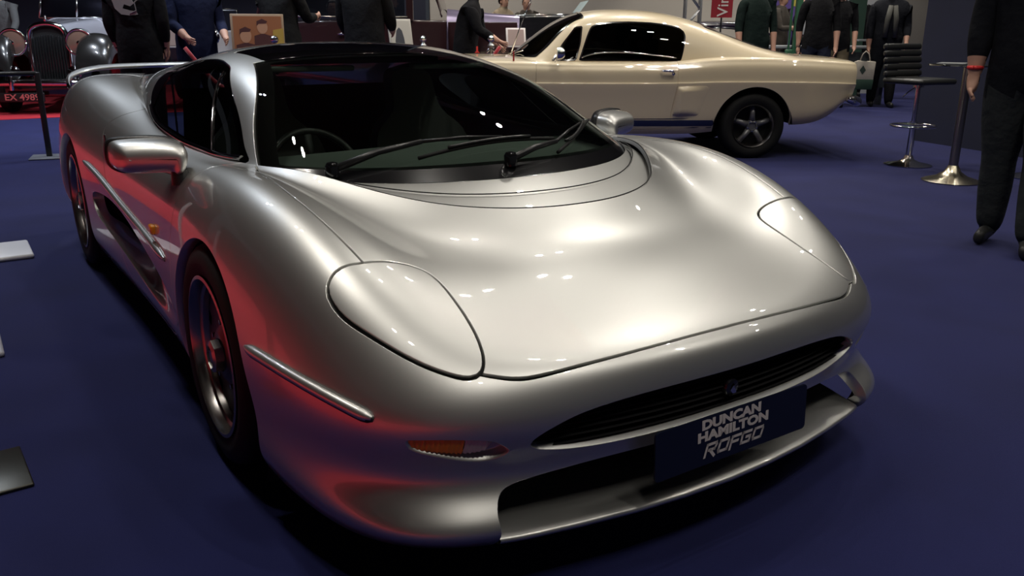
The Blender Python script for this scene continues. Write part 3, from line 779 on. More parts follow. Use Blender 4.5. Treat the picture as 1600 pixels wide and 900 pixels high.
# ------------------------------------------------------------------ wheels
def wheel(loc, sgn, R, W, rim_r):
    w = thing_part('wheel', car); w.location = loc; w.rotation_euler = (0, 0, 0 if sgn < 0 else math.pi)
    h = W / 2   # outer face towards -y
    put('tyre', lathe_me('tyre', [(rim_r, h), (R - .04, h + .004), (R - .014, h - .01), (R, h - .035), (R, -h + .035), (R - .006, -h + .02), (R - .018, -h + .008), (R - .045, -h - .003), (rim_r + .02, -h + .002), (rim_r, -h + .010)], 64, 'y', False, 60), rubber, w)
    put('rim', lathe_me('rim', [(rim_r + .002, -h + .008), (rim_r + .004, -h + .001), (rim_r - .006, -h - .001), (rim_r - .012, -h + .008), (rim_r - .016, -h + .030), (rim_r - .026, -h + .036), (rim_r - .03, -h + .05), (rim_r - .034, -h + .075), (rim_r - .034, h - .02), (rim_r, h)], 64, 'y', False, 35), alloy, w)
    r1 = rim_r - .034
    # slotted disc face
    n = 90; rows = [(r1, .062), (r1 - .012, .050), (r1 - .045, .048), (.085, .040), (.07, .030), (.05, .028)]
    Vv = []; Ff = []
    for r, d in rows:
        for j in range(n): a = 2 * math.pi * j / n; Vv.append((r * math.cos(a), -h + d, r * math.sin(a)))
    for i in range(len(rows) - 1):
        for j in range(n):
            if i == 1 and (j % 18) in (2, 3, 4): continue
            Ff.append((i * n + j, i * n + (j + 1) % n, (i + 1) * n + (j + 1) % n, (i + 1) * n + j))
    me = mesh_np('disc_face', Vv, Ff); me.set_sharp_from_angle(angle=math.radians(35))
    dface = put('disc_face', me, alloy_dark, w)
    put('hub_nut', lathe_me('hub_nut', [(.052, -h + .045), (.050, -h + .004), (.036, -h - .002), (.034, -h + .008), (.022, -h + .010), (.02, -h + .002), (0, -h + .001)], 8, 'y', False, 30), alloy, w)
    put('brake_drum', lathe_me('brake_drum', [(0, -h + .085), (r1 - .003, -h + .085), (r1 - .003, h - .03)], 40, 'y', False, 30), gap_black, w)
    for j in range(5):
        a = 2 * math.pi * j / 5 + .3
        put('wheel_bolt', lathe_me('wheel_bolt', [(.008, .046), (.008, .034), (0, .033)], 8, 'y', False), alloy, w, loc=(math.cos(a) * .1, -h, math.sin(a) * .1))
    return w
wheel((0, -.852, .33), -1, .33, .25, .236)
wheel((0, .852, .33), 1, .33, .25, .236)
wheel((-2.64, -.815, .35), -1, .35, .33, .246)
wheel((-2.64, .815, .35), 1, .35, .33, .246)
def liner(cx, cz, r, s):
    V_ = []; F_ = []; n = 24
    for y in (s * .55, s * .955):
        for k in range(n + 1):
            a = math.radians(-25 + 230 * k / n); V_.append((cx + r * math.cos(a), y, cz + r * math.sin(a)))
    for k in range(n): F_.append((k, k + 1, n + 2 + k, n + 1 + k))
    V_.append((cx, s * .55, cz)); c = len(V_) - 1
    for k in range(n): F_.append((k, k + 1, c))
    put('wheel_arch_liner', mesh_np('wheel_arch_liner', V_, F_), gap_black, car)
for s in (-1, 1): liner(.01, .275, .415, s); liner(-2.64, .30, .425, s)
box('underbody', (-1.3, 0, .15), (4.2, 1.3, .03), gap_black, car)
box('underbody', (-1.32, 0, .20), (1.75, 1.80, .05), gap_black, car)

# ------------------------------------------------------------------ cabin
rows = []
for x, z in ((.12, .785), (-.06, .812), (-.25, .832), (-.44, .840), (-.54, .82), (-.57, .75), (-.57, .55)):
    rows.append([(x - .35 * abs(y) ** 2 * (1 if x > -.3 else .3), y, z - .03 * abs(y)) for y in np.linspace(-.68, .68, 25)])
md = M3.grid(np.array(rows)); 
put('dashboard', (md if md.N[:25, 2].mean() > 0 else M3.grid(np.array(rows), flip=True)).mesh('dashboard'), int_grey, car, label='dark grey dashboard top')
swl = thing_part('steering_wheel', car); swl.location = (-.64, -.38, .72); swl.rotation_euler = (0, math.radians(62), 0)
put('wheel_rim', tube_mesh('wheel_rim', [(.175 * math.cos(a), .175 * math.sin(a), 0) for a in np.linspace(0, 2 * math.pi, 40)], .014), mat('wheel_leather', (.03, .03, .03), .3), swl)
for a in (math.pi / 2, -math.pi / 2, math.pi):
    put('spoke', tube_mesh('spoke', [(.16 * math.cos(a), .16 * math.sin(a), 0), (.04 * math.cos(a), .04 * math.sin(a), -.02)], .016), int_dark, swl)
put('hub_pad', lathe_me('hub_pad', [(.06, -.03), (.06, -.01), (.03, 0), (0, 0)], 20), int_dark, swl)
seat_m = mat('seat_leather_grey', (.26, .26, .25), .5)
for s in (-1, 1):
    st = thing_part('seat', car); st.location = (-1.12, s * .37, 0)
    prof = [(-.20,.36),(-.255,.50),(-.25,.68),(-.215,.80),(-.13,.88),(-.11,.98),(-.085,1.055),(0,1.072),(.085,1.055),(.11,.98),(.13,.88),(.215,.80),(.25,.68),(.255,.50),(.20,.36)]
    V_ = []; pc = crv(prof, 50)
    bm = bmesh.new()
    f0 = [bm.verts.new((.06 - (z - .36) * .38, y, z)) for y, z in pc]; f1 = [bm.verts.new((-.05 - (z - .36) * .38, y * .92, z)) for y, z in pc]
    bm.faces.new(f0); bm.faces.new(f1[::-1])
    for k in range(50): bm.faces.new((f0[k], f1[k], f1[(k + 1) % 50], f0[(k + 1) % 50]))
    put('backrest', bm_mesh('backrest', bm, True, 40), seat_m, st)
    box('cushion', (.20, 0, .33), (.5, .5, .12), int_dark, st, bev=.03)
put('bulkhead', mesh_np('bulkhead', [(-1.62, -.66, .3), (-1.62, .66, .3), (-1.75, .58, .98), (-1.75, -.58, .98)], [(0, 1, 2, 3)]), int_dark, car)
box('sun_visor', (-.84, -.30, 1.098), (.05, .34, .022), int_grey, car, bev=.008)
box('sun_visor', (-.84, .30, 1.098), (.05, .34, .022), int_grey, car, bev=.008)
box('header_rail', (-1.22, 0, 1.115), (.06, .9, .03), int_dark, car, bev=.008)
box('cabin_floor', (-.9, 0, .25), (1.5, 1.3, .04), int_dark, car)
# ------------------------------------------------------------------ cream fastback coupe (local frame: x forward from the rear axle, y left)
cream = mat('cream_paint', (0.74, 0.62, 0.42), 0.35, coat=1.0, coat_rough=0.03)
MW = .93
must = thing('fastback_coupe', 'cream fastback coupe with dark blue sill stripes parked behind the silver supercar', 'car',
             (-3.428 - .8660254 * MW, 5.267 + .5 * MW, 0), math.radians(240))
ST = [-1.02, -.95, -.7, -.35, 0, .35, .6, .85, 1.2, 1.7, 2.2, 2.7, 3.2, 3.6, 3.85]
ZS = [.955, .965, .982, 1.0, 1.005, 1.0, .978, .952, .945, .945, .955, .97, .965, .945, .90]
ZB = [.60, .54, .36, .33, .30, .27, .245, .24, .24, .24, .24, .25, .28, .33, .40]
WD = [.90, .925, .945, .95, .95, .95, .945, .94, .94, .94, .94, .94, .935, .92, .86]
net = []
for k, (zf, wf) in enumerate([(0, .865), (.16, .932), (.45, .968), (.66, 1.0), (.68, .988), (.86, .985), (.955, .955), (.995, .88), (1.02, .50), (1.03, 0)]):
    row = []
    for s, zs, zb, w in zip(ST, ZS, ZB, WD):
        zc = .735 + (zs - .945) * .3
        if k <= 2: z = zb + (zc - zb) * (zf / .70)
        elif k == 3: z = zc
        elif k == 4: z = zc + .018
        else: z = zs * zf if k > 5 else zc + (zs - zc) * .55
        row.append((s, w * wf, z))
    net.append(row)
net = np.array(net)
A = spl(net, np.linspace(0, 9, 9 * 8 + 1)); Gm = np.moveaxis(spl(np.moveaxis(A, 1, 0), np.linspace(0, 14, 14 * 8 + 1)), 0, 1)
Gm = gauss_rows(Gm, 2.5, 1); Gm = gauss_rows(Gm, 1.2, 0)
Gf = np.concatenate([Gm, (Gm * [1, -1, 1])[-2::-1]], 0)
mb = M3.grid(Gf)
if mb.N[np.argmax(mb.V[:, 2])][2] < 0: mb = M3.grid(Gf, flip=True)
def ma_arch(m):
    v = m.V; a = np.abs(v[:, 1])
    d = np.maximum(.40 - np.hypot(v[:, 0] - .0, v[:, 2] - .315), .40 - np.hypot(v[:, 0] - 2.95, v[:, 2] - .315)); return np.where(a > .5, d, -1)
MDOOR = crv([(.80,.96),(.81,.69),(.845,.40),(.90,.30),(1.5,.285),(2.1,.29),(2.17,.36),(2.2,.6),(2.2,.96)], 60); MDOOR = np.concatenate([MDOOR, [(2.0, 1.3), (.9, 1.3)]])
def ma_door(m):
    v = m.V; return np.where(np.abs(v[:, 1]) > .70, poly_sd(np.stack([v[:, 0], v[:, 2]], 1), MDOOR), -1)
put('body_shell', sub(mb, lambda m: -ma_arch(m), lambda m: -ma_door(m) - .003).rim(.03).mesh('mustang_shell'), cream, must)
MSC = crv([(.80,.715),(.60,.722),(.50,.715),(.505,.66),(.56,.47),(.62,.435),(.78,.43),(.83,.44)], 40)
for side in (left, right):
    d_ = put('door', sub(mb, lambda m: ma_door(m) - .003, side).rim(.03).mesh('mustang_door'), cream, must)
    sg = 1 if side is left else -1
    put('door_jamb', sub(mb, lambda m: .012 - np.abs(ma_door(m)), side).offset(-.012).mesh('door_jamb'), gap_black, must)
    # handle
    put('door_handle', tube_mesh('door_handle', [(.97, sg * .945, .865), (.95, sg * .965, .868), (.87, sg * .968, .866), (.85, sg * .948, .862)], [.009, .011, .012, .014]), chrome, d_)
    put('door_latch', lathe_me('door_latch', [(.016, 0), (.016, sg * .02), (.010, sg * .026), (0, sg * .027)], 14, 'y'), chrome, d_, loc=(.855, sg * .935, .84))
    # rear quarter scoop panel
    bv = BVHTree.FromPolygons(mb.V.tolist(), mb.T.tolist())
    qs = sub(mb, lambda m: poly_sd(np.stack([m.V[:, 0], m.V[:, 2]], 1), MSC), side)
    dd = poly_sd(np.stack([qs.V[:, 0], qs.V[:, 2]], 1), MSC)
    qs = renormal(M3(qs.V + qs.N * (.004 + .035 * sstep(dd / .03) * sstep((qs.V[:, 0] - .46) / .35))[:, None], qs.N, qs.T)).rim(.03)
    put('quarter_scoop', qs.mesh('quarter_scoop'), cream, must)
    # sill stripes
    for z0, z1 in ((.325, .385), (.395, .403), (.305, .314)):
        q = sub(mb, side, lambda m: np.minimum(np.minimum(m.V[:, 2] - z0, z1 - m.V[:, 2]), np.minimum(m.V[:, 0] - .40, 2.52 - m.V[:, 0])))
        put('sill_stripe', q.offset(.002).mesh('sill_stripe'), mat('stripe_blue', (.015, .02, .06), .3, coat=1.0), must)
    # wing mirror of the near side
    put('door_mirror', lathe_me('door_mirror', [(0, -.05), (.035, -.045), (.055, -.02), (.06, .01), (.055, .03), (0, .03)], 20, 'x'), chrome, must, loc=(1.98, sg * .96, 1.03))
    put('mirror_stem', tube_mesh('mirror_stem', [(2.02, sg * .90, .95), (2.0, sg * .93, .98), (1.98, sg * .95, 1.0)], .012), chrome, must)
# tail panel, bumper, lamps
tl = Gf[:, 0]; cap = np.array([tl * [1, 1, 1], np.array([-1.0, 0, .78]) + (tl - np.array([-1.0, 0, .78])) * [1, .6, .5]])
put('tail_panel', mesh_np('tail_panel', tl, [tuple(range(len(tl)))]), cream, must)
put('rear_bumper', tube_mesh('rear_bumper', [(-.93, .93, .60), (-.99, .93, .585), (-1.05, .89, .57), (-1.10, .7, .57), (-1.12, 0, .57), (-1.10, -.7, .57), (-1.05, -.89, .57), (-.95, -.93, .59)], [.03, .045, .05, .05, .05, .05, .05, .03], 10), chrome, must)
put('rear_valance', mesh_np('rear_valance', [(-.96, .82, .62), (-.96, -.82, .62), (-.70, -.82, .37), (-.70, .82, .37)], [(0, 1, 2, 3)]), cream, must)
for s in (-1, 1):
    box('tail_lamp', (-1.035, s * .66, .78), (.03, .24, .13), mat('tail_lamp_red', (.3, .01, .01), .2, coat=1.0), must, bev=.01)
box('underbody', (1.7, 0, .28), (3.6, 1.3, .06), gap_black, must)
# greenhouse
MC = [
 [(2.17,.815,.94),(2.27,.69,.955),(2.34,.5,.965),(2.39,.25,.972),(2.41,0,.975)],
 [(2.06,.81,.94),(2.05,.715,1.08),(2.13,.53,1.13),(2.19,.27,1.145),(2.21,0,1.15)],
 [(1.92,.81,.94),(1.86,.705,1.20),(1.88,.57,1.295),(1.93,.29,1.325),(1.94,0,1.335)],
 [(1.70,.81,.94),(1.68,.71,1.22),(1.66,.575,1.37),(1.65,.3,1.425),(1.65,0,1.437)],
 [(1.3,.81,.94),(1.3,.715,1.225),(1.3,.57,1.39),(1.3,.3,1.447),(1.3,0,1.458)],
 [(.95,.81,.94),(.95,.72,1.22),(.95,.565,1.378),(.95,.3,1.43),(.95,0,1.443)],
 [(.60,.82,.95),(.60,.74,1.18),(.58,.58,1.305),(.56,.3,1.355),(.55,0,1.365)],
 [(.2,.85,.975),(.2,.77,1.09),(.18,.60,1.17),(.17,.3,1.21),(.16,0,1.22)],
 [(-.2,.86,.985),(-.2,.79,1.025),(-.2,.62,1.058),(-.2,.3,1.08),(-.2,0,1.085)],
 [(-.62,.86,.965),(-.62,.80,.972),(-.62,.63,.98),(-.62,.3,.985),(-.62,0,.985)]]
mn = np.array([mirror_cols(L) for L in MC]); A = spl(mn, np.linspace(0, 9, 9 * 9 + 1)); Gg = np.moveaxis(spl(np.moveaxis(A, 1, 0), np.linspace(0, 8, 8 * 9 + 1)), 0, 1)
Gg = gauss_rows(Gg, 2.2, 0); Gg = gauss_rows(Gg, 2.2, 1)
mc = M3.grid(Gg)
if mc.N[np.argmax(mc.V[:, 2])][2] < 0: mc = M3.grid(Gg, flip=True)
MWIN = np.array([(1.775,.955),(1.73,1.08),(1.685,1.20),(1.655,1.265),(1.62,1.295),(1.55,1.312),(1.43,1.325),(1.25,1.328),(1.05,1.320),(.92,1.308),(.82,1.29),(.755,1.268),(.715,1.235),(.70,1.19),(.715,1.10),(.74,1.0),(.755,.955)])
MVENT = np.array([(2.045,.955),(1.93,1.12),(1.80,1.275),(1.725,1.285),(1.75,1.12),(1.80,.955)])
def sxz(m): return np.stack([m.V[:, 0], m.V[:, 2]], 1)
def mf_win(m): return np.where(np.abs(m.V[:, 1]) > .45, poly_sd(sxz(m), MWIN), -1)
def mf_vent(m): return np.where(np.abs(m.V[:, 1]) > .45, poly_sd(sxz(m), MVENT), -1)
def mf_scr(m):
    a = np.abs(m.V[:, 1]); z = m.V[:, 2]
    lim = np.interp(z, [.94, 1.1, 1.25, 1.38], [.73, .68, .62, .55]); return np.minimum(np.minimum(lim - a, m.V[:, 0] - 1.70), z - .985)
def mf_rear(m):
    a = np.abs(m.V[:, 1]); return np.minimum(np.minimum(.56 - a, .47 - m.V[:, 0]), m.V[:, 0] + .42)
mglass = glass_mat('coupe_glass', (.10, .11, .12), 1.55)
put('roof', sub(mc, lambda m: -mf_win(m), lambda m: -mf_vent(m), lambda m: -mf_scr(m), lambda m: -mf_rear(m)).rim(.02).mesh('mustang_roof'), cream, must)
so_ = put('windscreen', sub(mc, mf_scr).rim(.005).mesh('mustang_screen'), mglass, must)
put('screen_trim', sub(mc, mf_scr, lambda m: .022 - mf_scr(m)).offset(.006).mesh('screen_trim'), chrome, so_)
ro_ = put('rear_screen', sub(mc, mf_rear).rim(.005).mesh('rear_screen'), mglass, must)
put('screen_trim', sub(mc, mf_rear, lambda m: .03 - mf_rear(m)).offset(.008).mesh('screen_trim'), alloy, ro_)
bvm = BVHTree.FromPolygons(mc.V.tolist(), mc.T.tolist())
for side, sg in ((left, 1), (right, -1)):
    wo = put('side_window', sub(mc, mf_win, side).rim(.005).mesh('mustang_window'), mglass, must)
    put('window_trim', sub(mc, mf_win, lambda m: .014 - mf_win(m), side).offset(.004).mesh('window_trim'), chrome, wo)
    put('glass_top_edge', tube_mesh('glass_top_edge', [on_side(bvm, x, z, sg, .004) for x, z in crv([(1.745,.985),(1.66,1.015),(1.5,1.035),(1.3,1.035),(1.05,1.015),(.80,.985)], 24)], .008), chrome, wo)
    vo = put('quarter_window', sub(mc, mf_vent, side).rim(.005).mesh('mustang_vent'), mglass, must)
    put('window_trim', sub(mc, mf_vent, lambda m: .014 - mf_vent(m), side).offset(.004).mesh('window_trim'), chrome, vo)
put('cabin_trim', mesh_np('cabin_trim', [(.3, -.7, .95), (2.1, -.7, .95), (2.1, .7, .95), (.3, .7, .95)], [(0, 1, 2, 3)]), int_dark, must)
for s in (-1, 1): box('seat_back', (1.0, s * .38, 1.02), (.14, .5, .3), int_dark, must, bev=.05)
# wipers and cowl detail
for y in (.15, -.35):
    put('wiper', tube_mesh('wiper', [(2.40, y, .99), (2.34, y + .2, 1.03), (2.31, y + .45, 1.05)], .008), chrome, must)
put('aerial', tube_mesh('aerial', [(2.35, -.80, .97), (2.25, -.82, 1.25), (2.05, -.83, 1.75)], [.008, .006, .004]), chrome, must)
put('red_tag', prism_me('red_tag', [(-.008, 0), (.008, 0), (.006, .09), (-.006, .09)], .012, 'xz'), mat('tag_red', (.45, .02, .02), .5), must, loc=(2.42, .84, .955))
put('red_tag', prism_me('red_tag', [(-.03, 0), (.03, 0), (.01, .02), (.01, .07), (-.01, .07), (-.01, .02)], .012, 'xz'), mat('tag_red'), must, loc=(2.75, -.3, 1.0))
# wheels
def mwheel(x, sg):
    w = thing_part('wheel', must); w.location = (x, sg * .80, .325); w.rotation_euler = (0, 0, math.pi if sg > 0 else 0)
    h = .11; R = .325; r = .215
    put('tyre', lathe_me('mtyre', [(r, h), (R - .04, h + .005), (R, h - .03), (R, -h + .03), (R - .02, -h + .006), (R - .05, -h - .004), (r + .01, -h + .004), (r, -h + .012)], 48, 'y', False, 60), rubber, w)
    put('rim', lathe_me('mrim', [(r + .002, -h + .01), (r - .004, -h), (r - .012, -h + .012), (r - .022, -h + .03), (r - .03, -h + .09), (r - .03, h), ], 48, 'y', False, 35), alloy, w)
    put('drum', lathe_me('mdrum', [(0, -h + .11), (r - .03, -h + .11)], 32, 'y', False), gap_black, w)
    grey = mat('spoke_grey', (.16, .16, .165), .4, .5)
    for k in range(5):
        a = 2 * math.pi * k / 5 + math.pi / 2
        V_, F_ = tube_data([(.05 * math.cos(a), -h + .055, .05 * math.sin(a)), (.12 * math.cos(a), -h + .05, .12 * math.sin(a)), (.186 * math.cos(a), -h + .075, .186 * math.sin(a))], [.034, .026, .03], 8)
        put('spoke', mesh_np('spoke', V_, F_), grey, w)
    put('hub_cap', lathe_me('mhub', [(.065, -h + .06), (.058, -h + .03), (.04, -h + .022), (.038, -h + .035), (0, -h + .035)], 24, 'y', False, 30), grey, w)
    for k in range(5):
        a = 2 * math.pi * (k + .5) / 5 + math.pi / 2
        put('lug_nut', lathe_me('lug_nut', [(.009, .05), (.009, .02), (0, .016)], 6, 'y', False), chrome, w, loc=(.05 * math.cos(a), -h, .05 * math.sin(a)))
for x in (0, 2.95):
    for sg in (1, -1): mwheel(x, sg)
for x in (0, 2.95):
    for s in (-1, 1):
        V_ = []; F_ = []; n = 20
        for y in (s * .5, s * .90):
            for k in range(n + 1):
                a = math.radians(4 + 172 * k / n); V_.append((x + .405 * math.cos(a), y, .315 + .405 * math.sin(a)))
        for k in range(n): F_.append((k, k + 1, n + 2 + k, n + 1 + k))
        V_.append((x, s * .5, .3))
        for k in range(n): F_.append((k, k + 1, len(V_) - 1))
        put('wheel_arch_liner', mesh_np('wheel_arch_liner', V_, F_), gap_black, must)
# ------------------------------------------------------------------ people
skin_m = mat('skin', (0.50, 0.28, 0.20), 0.55)
hair_g = mat('hair_grey', (0.30, 0.28, 0.26), 0.8)
hair_d = mat('hair_dark', (0.03, 0.025, 0.02), 0.7)
shoe_m = mat('shoe_dark', (0.012, 0.012, 0.012), 0.5)
def cloth(name, col): return mat('cloth_' + name, col, 0.9, spec=.2, bump=(11, .5, .03))
root_wrist = {}
def person(label, loc, yaw, H, top, legs, shoes=None, arms=((.0, .0), (.0, .0)), stride=0.0, hair=None, bulk=1.0, lean=0.0, hem=.47, sleeve=1.0, group=None, detail=False, look=0.0, step_side=1):
    """standing figure, forward = +x local; arms: (swing forward rad, elbow bend rad) for right(-y), left(+y)"""
    root = thing('person', label, 'person', loc, yaw, group)
    k = H / 1.75; b = bulk
    Vv = []; Ee = []; Rr = []; Tg = []; wrists = []
    def add(p, r, tag_, par=None):
        Vv.append(p); Rr.append(r if hasattr(r, '__len__') else (r, r)); Tg.append(tag_)
        if par is not None: Ee.append((par, len(Vv) - 1))
        return len(Vv) - 1
    pel = add((0, 0, .95), (.155 * b, .125 * b), 'T')
    wa = add((.01 + lean * .2, 0, 1.10), (.15 * b, .12 * b), 'T', pel)
    ch = add((.0 + lean * .6, 0, 1.30), (.165 * b, .125 * b), 'T', wa)
    nb = add((-.01 + lean, 0, 1.46), (.10 * b, .09 * b), 'T', ch)
    nk = add((.01 + lean, 0, 1.53), (.055, .058), 'S', nb)
    h1 = add((.03 + lean, 0, 1.60), (.072, .085), 'S', nk)
    h2 = add((.025 + lean, 0, 1.68), (.076, .092), 'S', h1)
    add((.015 + lean, 0, 1.735), (.055, .065), 'S', h2)
    for i, sd in enumerate((-1, 1)):
        sw, eb = arms[i]
        s0 = Vector((lean * .9, sd * .175 * (b * .5 + .5), 1.43)); u = Vector((math.sin(sw), sd * .16, -math.cos(sw))).normalized()
        e = s0 + u * .29; fdir = Vector((math.sin(sw + eb), sd * .02 - sd * .25 * min(1, eb), -math.cos(sw + eb))).normalized(); w = e + fdir * .245; hd = w + fdir * .085
        wrists.append(w)
        a = add(tuple(s0), .062 * b, 'T', nb); a2 = add(tuple(s0 + u * .14), .055 * b, 'T', a); c = add(tuple(e), .046 * b, 'T', a2)
        m_ = add(tuple(e + fdir * .13), .043 * (b if sleeve > .7 else 1), 'T' if sleeve > .5 else 'S', c)
        d = add(tuple(w), .030, 'S', m_); p_ = add(tuple(hd), (.036, .020), 'S', d)
        side_v = fdir.cross(Vector((0, 1, 0))).normalized() if abs(fdir.y) < .9 else Vector((1, 0, 0))
        for fi, (off, ln) in enumerate(((-.030, .066), (-.010, .076), (.010, .072), (.028, .058))):
            f1 = hd + side_v * off + fdir * (ln * .5); f2 = hd + side_v * off + fdir * ln + Vector((0, -sd, 0)) * .018
            q = add(tuple(f1), .0095, 'S', p_); add(tuple(f2), .008, 'S', q)
        t1 = w + fdir * .045 - side_v * .040; t2 = w + fdir * .085 - side_v * .052
        q = add(tuple(t1), .011, 'S', d); add(tuple(t2), .009, 'S', q)
        # leg
        ph = stride * sd * step_side
        hip = add((0, sd * .095, .88), (.105 * b, .10 * b), 'L', pel)
        kn = (math.sin(ph) * .42 + .02, sd * .105, .88 - math.cos(ph) * .40)
        bend = .25 * abs(ph) if ph < 0 else .02
        an = (kn[0] + math.sin(ph - bend * 1.6) * .40, sd * .11, max(.085, kn[2] - math.cos(ph - bend * 1.6) * .40))
        mid_ = add(((hip and 0) + kn[0] * .5, sd * .10, (.88 + kn[2]) / 2), .09 * b, 'L', hip)
        kk = add(kn, .066 * (.3 + .7 * b), 'L', mid_); cf = add(((kn[0] + an[0]) / 2 - .01, sd * .108, (kn[2] + an[2]) / 2), .066 * (.3 + .7 * b), 'L', kk); aa = add(an, .054 * (.4 + .6 * b), 'L', cf)
        hz = an[2] - .045
        hl = add((an[0] - .03, sd * .112, hz), (.046, .046), 'F', aa); add((an[0] + .10, sd * .12, hz - .008), (.046, .034), 'F', hl); add((an[0] + .19, sd * .125, hz - .012), (.040, .030), 'F', len(Vv) - 1)
    me = bpy.data.meshes.new('person_skeleton'); me.from_pydata([tuple(c * k for c in v) for v in Vv], Ee, [])
    o = bpy.data.objects.new('tmp_person', me); COL.objects.link(o)
    md = o.modifiers.new('Skin', 'SKIN'); sv = me.skin_vertices[0].data
    for i, r in enumerate(Rr): sv[i].radius = (r[0] * k, r[1] * k)
    sv[pel].use_root = True
    md.use_smooth_shade = True
    sb = o.modifiers.new('Sub', 'SUBSURF'); sb.levels = 2; sb.render_levels = 2
    dg = bpy.context.evaluated_depsgraph_get(); dg.update()
    bme = bpy.data.meshes.new_from_object(o.evaluated_get(dg)); bme.name = 'body'
    bpy.data.objects.remove(o)
    P = np.array(Vv) * k; tagi = {'T': 0, 'L': 1, 'S': 2, 'F': 3}
    segs = np.array(Ee); cen = np.zeros(len(bme.polygons) * 3); bme.polygons.foreach_get('center', cen); cen = cen.reshape(-1, 3)
    best = np.full(len(cen), 1e9); mi = np.zeros(len(cen), int)
    for a, c in Ee:
        pa, pc = P[a], P[c]; e = pc - pa; t = np.clip(((cen - pa) @ e) / (e @ e + 1e-12), 0, 1)
        d = np.linalg.norm(cen - pa - t[:, None] * e, axis=1) / max(.03, np.mean(Rr[a]) * .5 + np.mean(Rr[c]) * .5)
        tg = np.where(t < .5, tagi[Tg[a]], tagi[Tg[c]]); u = d < best; best = np.where(u, d, best); mi = np.where(u, tg, mi)
    core = (mi == 0) & (cen[:, 2] < hem * H); mi[core & (np.abs(cen[:, 1]) < .2 * k)] = 1
    up = (mi == 1) & (cen[:, 2] > hem * H); mi[up] = 0
    bme.materials.clear()
    for m_ in (top, legs, skin_m, shoes or shoe_m): bme.materials.append(m_)
    bme.polygons.foreach_set('material_index', mi.astype(np.int32)); bme.polygons.foreach_set('use_smooth', np.ones(len(mi), bool)); bme.update()
    # settle the lowest point on the floor
    z = np.zeros(len(bme.vertices) * 3); bme.vertices.foreach_get('co', z); dz = z.reshape(-1, 3)[:, 2].min()
    bme.transform(Matrix.Translation((0, 0, -dz)))
    put('body', bme, None, root)
    hp = Vector(((.02 + lean) * k, 0, 1.655 * k - dz))
    if hair is not None:
        bm = bmesh.new(); bmesh.ops.create_uvsphere(bm, u_segments=16, v_segments=10, radius=1)
        bmesh.ops.transform(bm, matrix=Matrix.Diagonal((.103 * k, .088 * k, .105 * k, 1)), verts=bm.verts)
        bmesh.ops.delete(bm, geom=[v for v in bm.verts if v.co.z < -.02 * k and v.co.x > -.03 * k or v.co.z < -.07 * k or (v.co.x > .055 * k and v.co.z < .045 * k)], context='VERTS')
        put('hair', bm_mesh('hair', bm, True), hair, root, loc=hp + Vector((-.012 * k, 0, .015 * k)))
    put('nose', mesh_np('nose', [(0, -.012, 0), (0, .012, 0), (.022, 0, -.004), (0, 0, .035), (.004, 0, -.008)], [(0, 2, 3), (2, 1, 3), (0, 4, 2), (4, 1, 2)]), skin_m, root, loc=hp + Vector((.088 * k, 0, -.03 * k)))
    for sd in (-1, 1):
        put('ear', lathe_me('ear', [(0, .008), (.018, .006), (.024, 0), (.018, -.006), (0, -.004)], 10, 'y'), skin_m, root, loc=hp + Vector((0, sd * .078 * k, -.02 * k)))
        put('eye', lathe_me('eye', [(0, .006), (.008, .003), (.011, -.004)], 8, 'x'), hair_d, root, loc=hp + Vector((.083 * k, sd * .032 * k, .008 * k)))
    put('mouth', mesh_np('mouth', [(0, -.025, 0), (.006, 0, .004), (0, .025, 0), (.004, 0, -.008)], [(0, 3, 2, 1)]), mat('lips', (.35, .12, .1), .6), root, loc=hp + Vector((.083 * k, 0, -.072 * k)))
    root_wrist[root.name] = [Vector(w_) * k - Vector((0, 0, dz)) for w_ in wrists]
    return root
black_c = cloth('black', (.006, .006, .0075)); navy_c = cloth('navy', (.007, .009, .022)); dgrey_c = cloth('dark_grey', (.012, .012, .013)); jeans = cloth('dark_jeans', (.012, .016, .032))
blue_c = cloth('dark_navy_blue', (.009, .013, .042)); green_c = cloth('dark_green', (.006, .014, .012)); tan_c = cloth('tan', (.30, .24, .17)); grey_c = cloth('grey', (.10, .10, .10)); khaki = cloth('khaki', (.16, .13, .08)); brownc = cloth('brown_grey', (.06, .052, .045)); white_c = cloth('white', (.55, .52, .47)); coat_c = cloth('coat', (.007, .008, .012)); washed = cloth('washed_black_jeans', (.026, .030, .031))
def face_to(loc, tx, ty): return math.atan2(ty - loc[1], tx - loc[0])
p1 = person('man in a black hoodie with pale lion print, back turned, behind the rear spoiler', (-7.66, .36, 0), 2.6, 1.98, black_c, black_c, hair=hair_d, bulk=1.32, arms=((-.1, .5), (-.1, .5)), hem=.535)
# pale print on the back of the hoodie
Vp = []
LION = [(-.12,.10),(-.05,.15),(.02,.13),(.06,.16),(.10,.12),(.06,.09),(.02,.10),(-.01,.08),(.0,.04),(.05,.03),(.07,-.01),(.03,-.04),(-.03,-.02),(-.05,-.06),(.02,-.08),(.09,-.09),(.10,-.12),(.02,-.13),(-.07,-.12),(-.13,-.06),(-.15,.02)]
put('print', prism_me('print', [(-a, b_) for a, b_ in LION], .004, 'yz'), mat('print_grey', (.30, .29, .28), .8), p1, loc=(-.215, .0, 1.50))
put('print', tube_mesh('print', [(-.222, -.10, 1.66), (-.222, -.14, 1.60), (-.222, -.13, 1.54), (-.222, -.08, 1.50), (-.222, -.09, 1.42), (-.222, -.02, 1.385)], .006), mat('print_grey'), p1)
person('person in dark navy jacket standing right of the hoodie with the lion print', (-7.86, 1.0, 0), .1, 1.95, blue_c, navy_c, hair=hair_d, bulk=1.3, arms=((.2, .9), (.2, .9)))
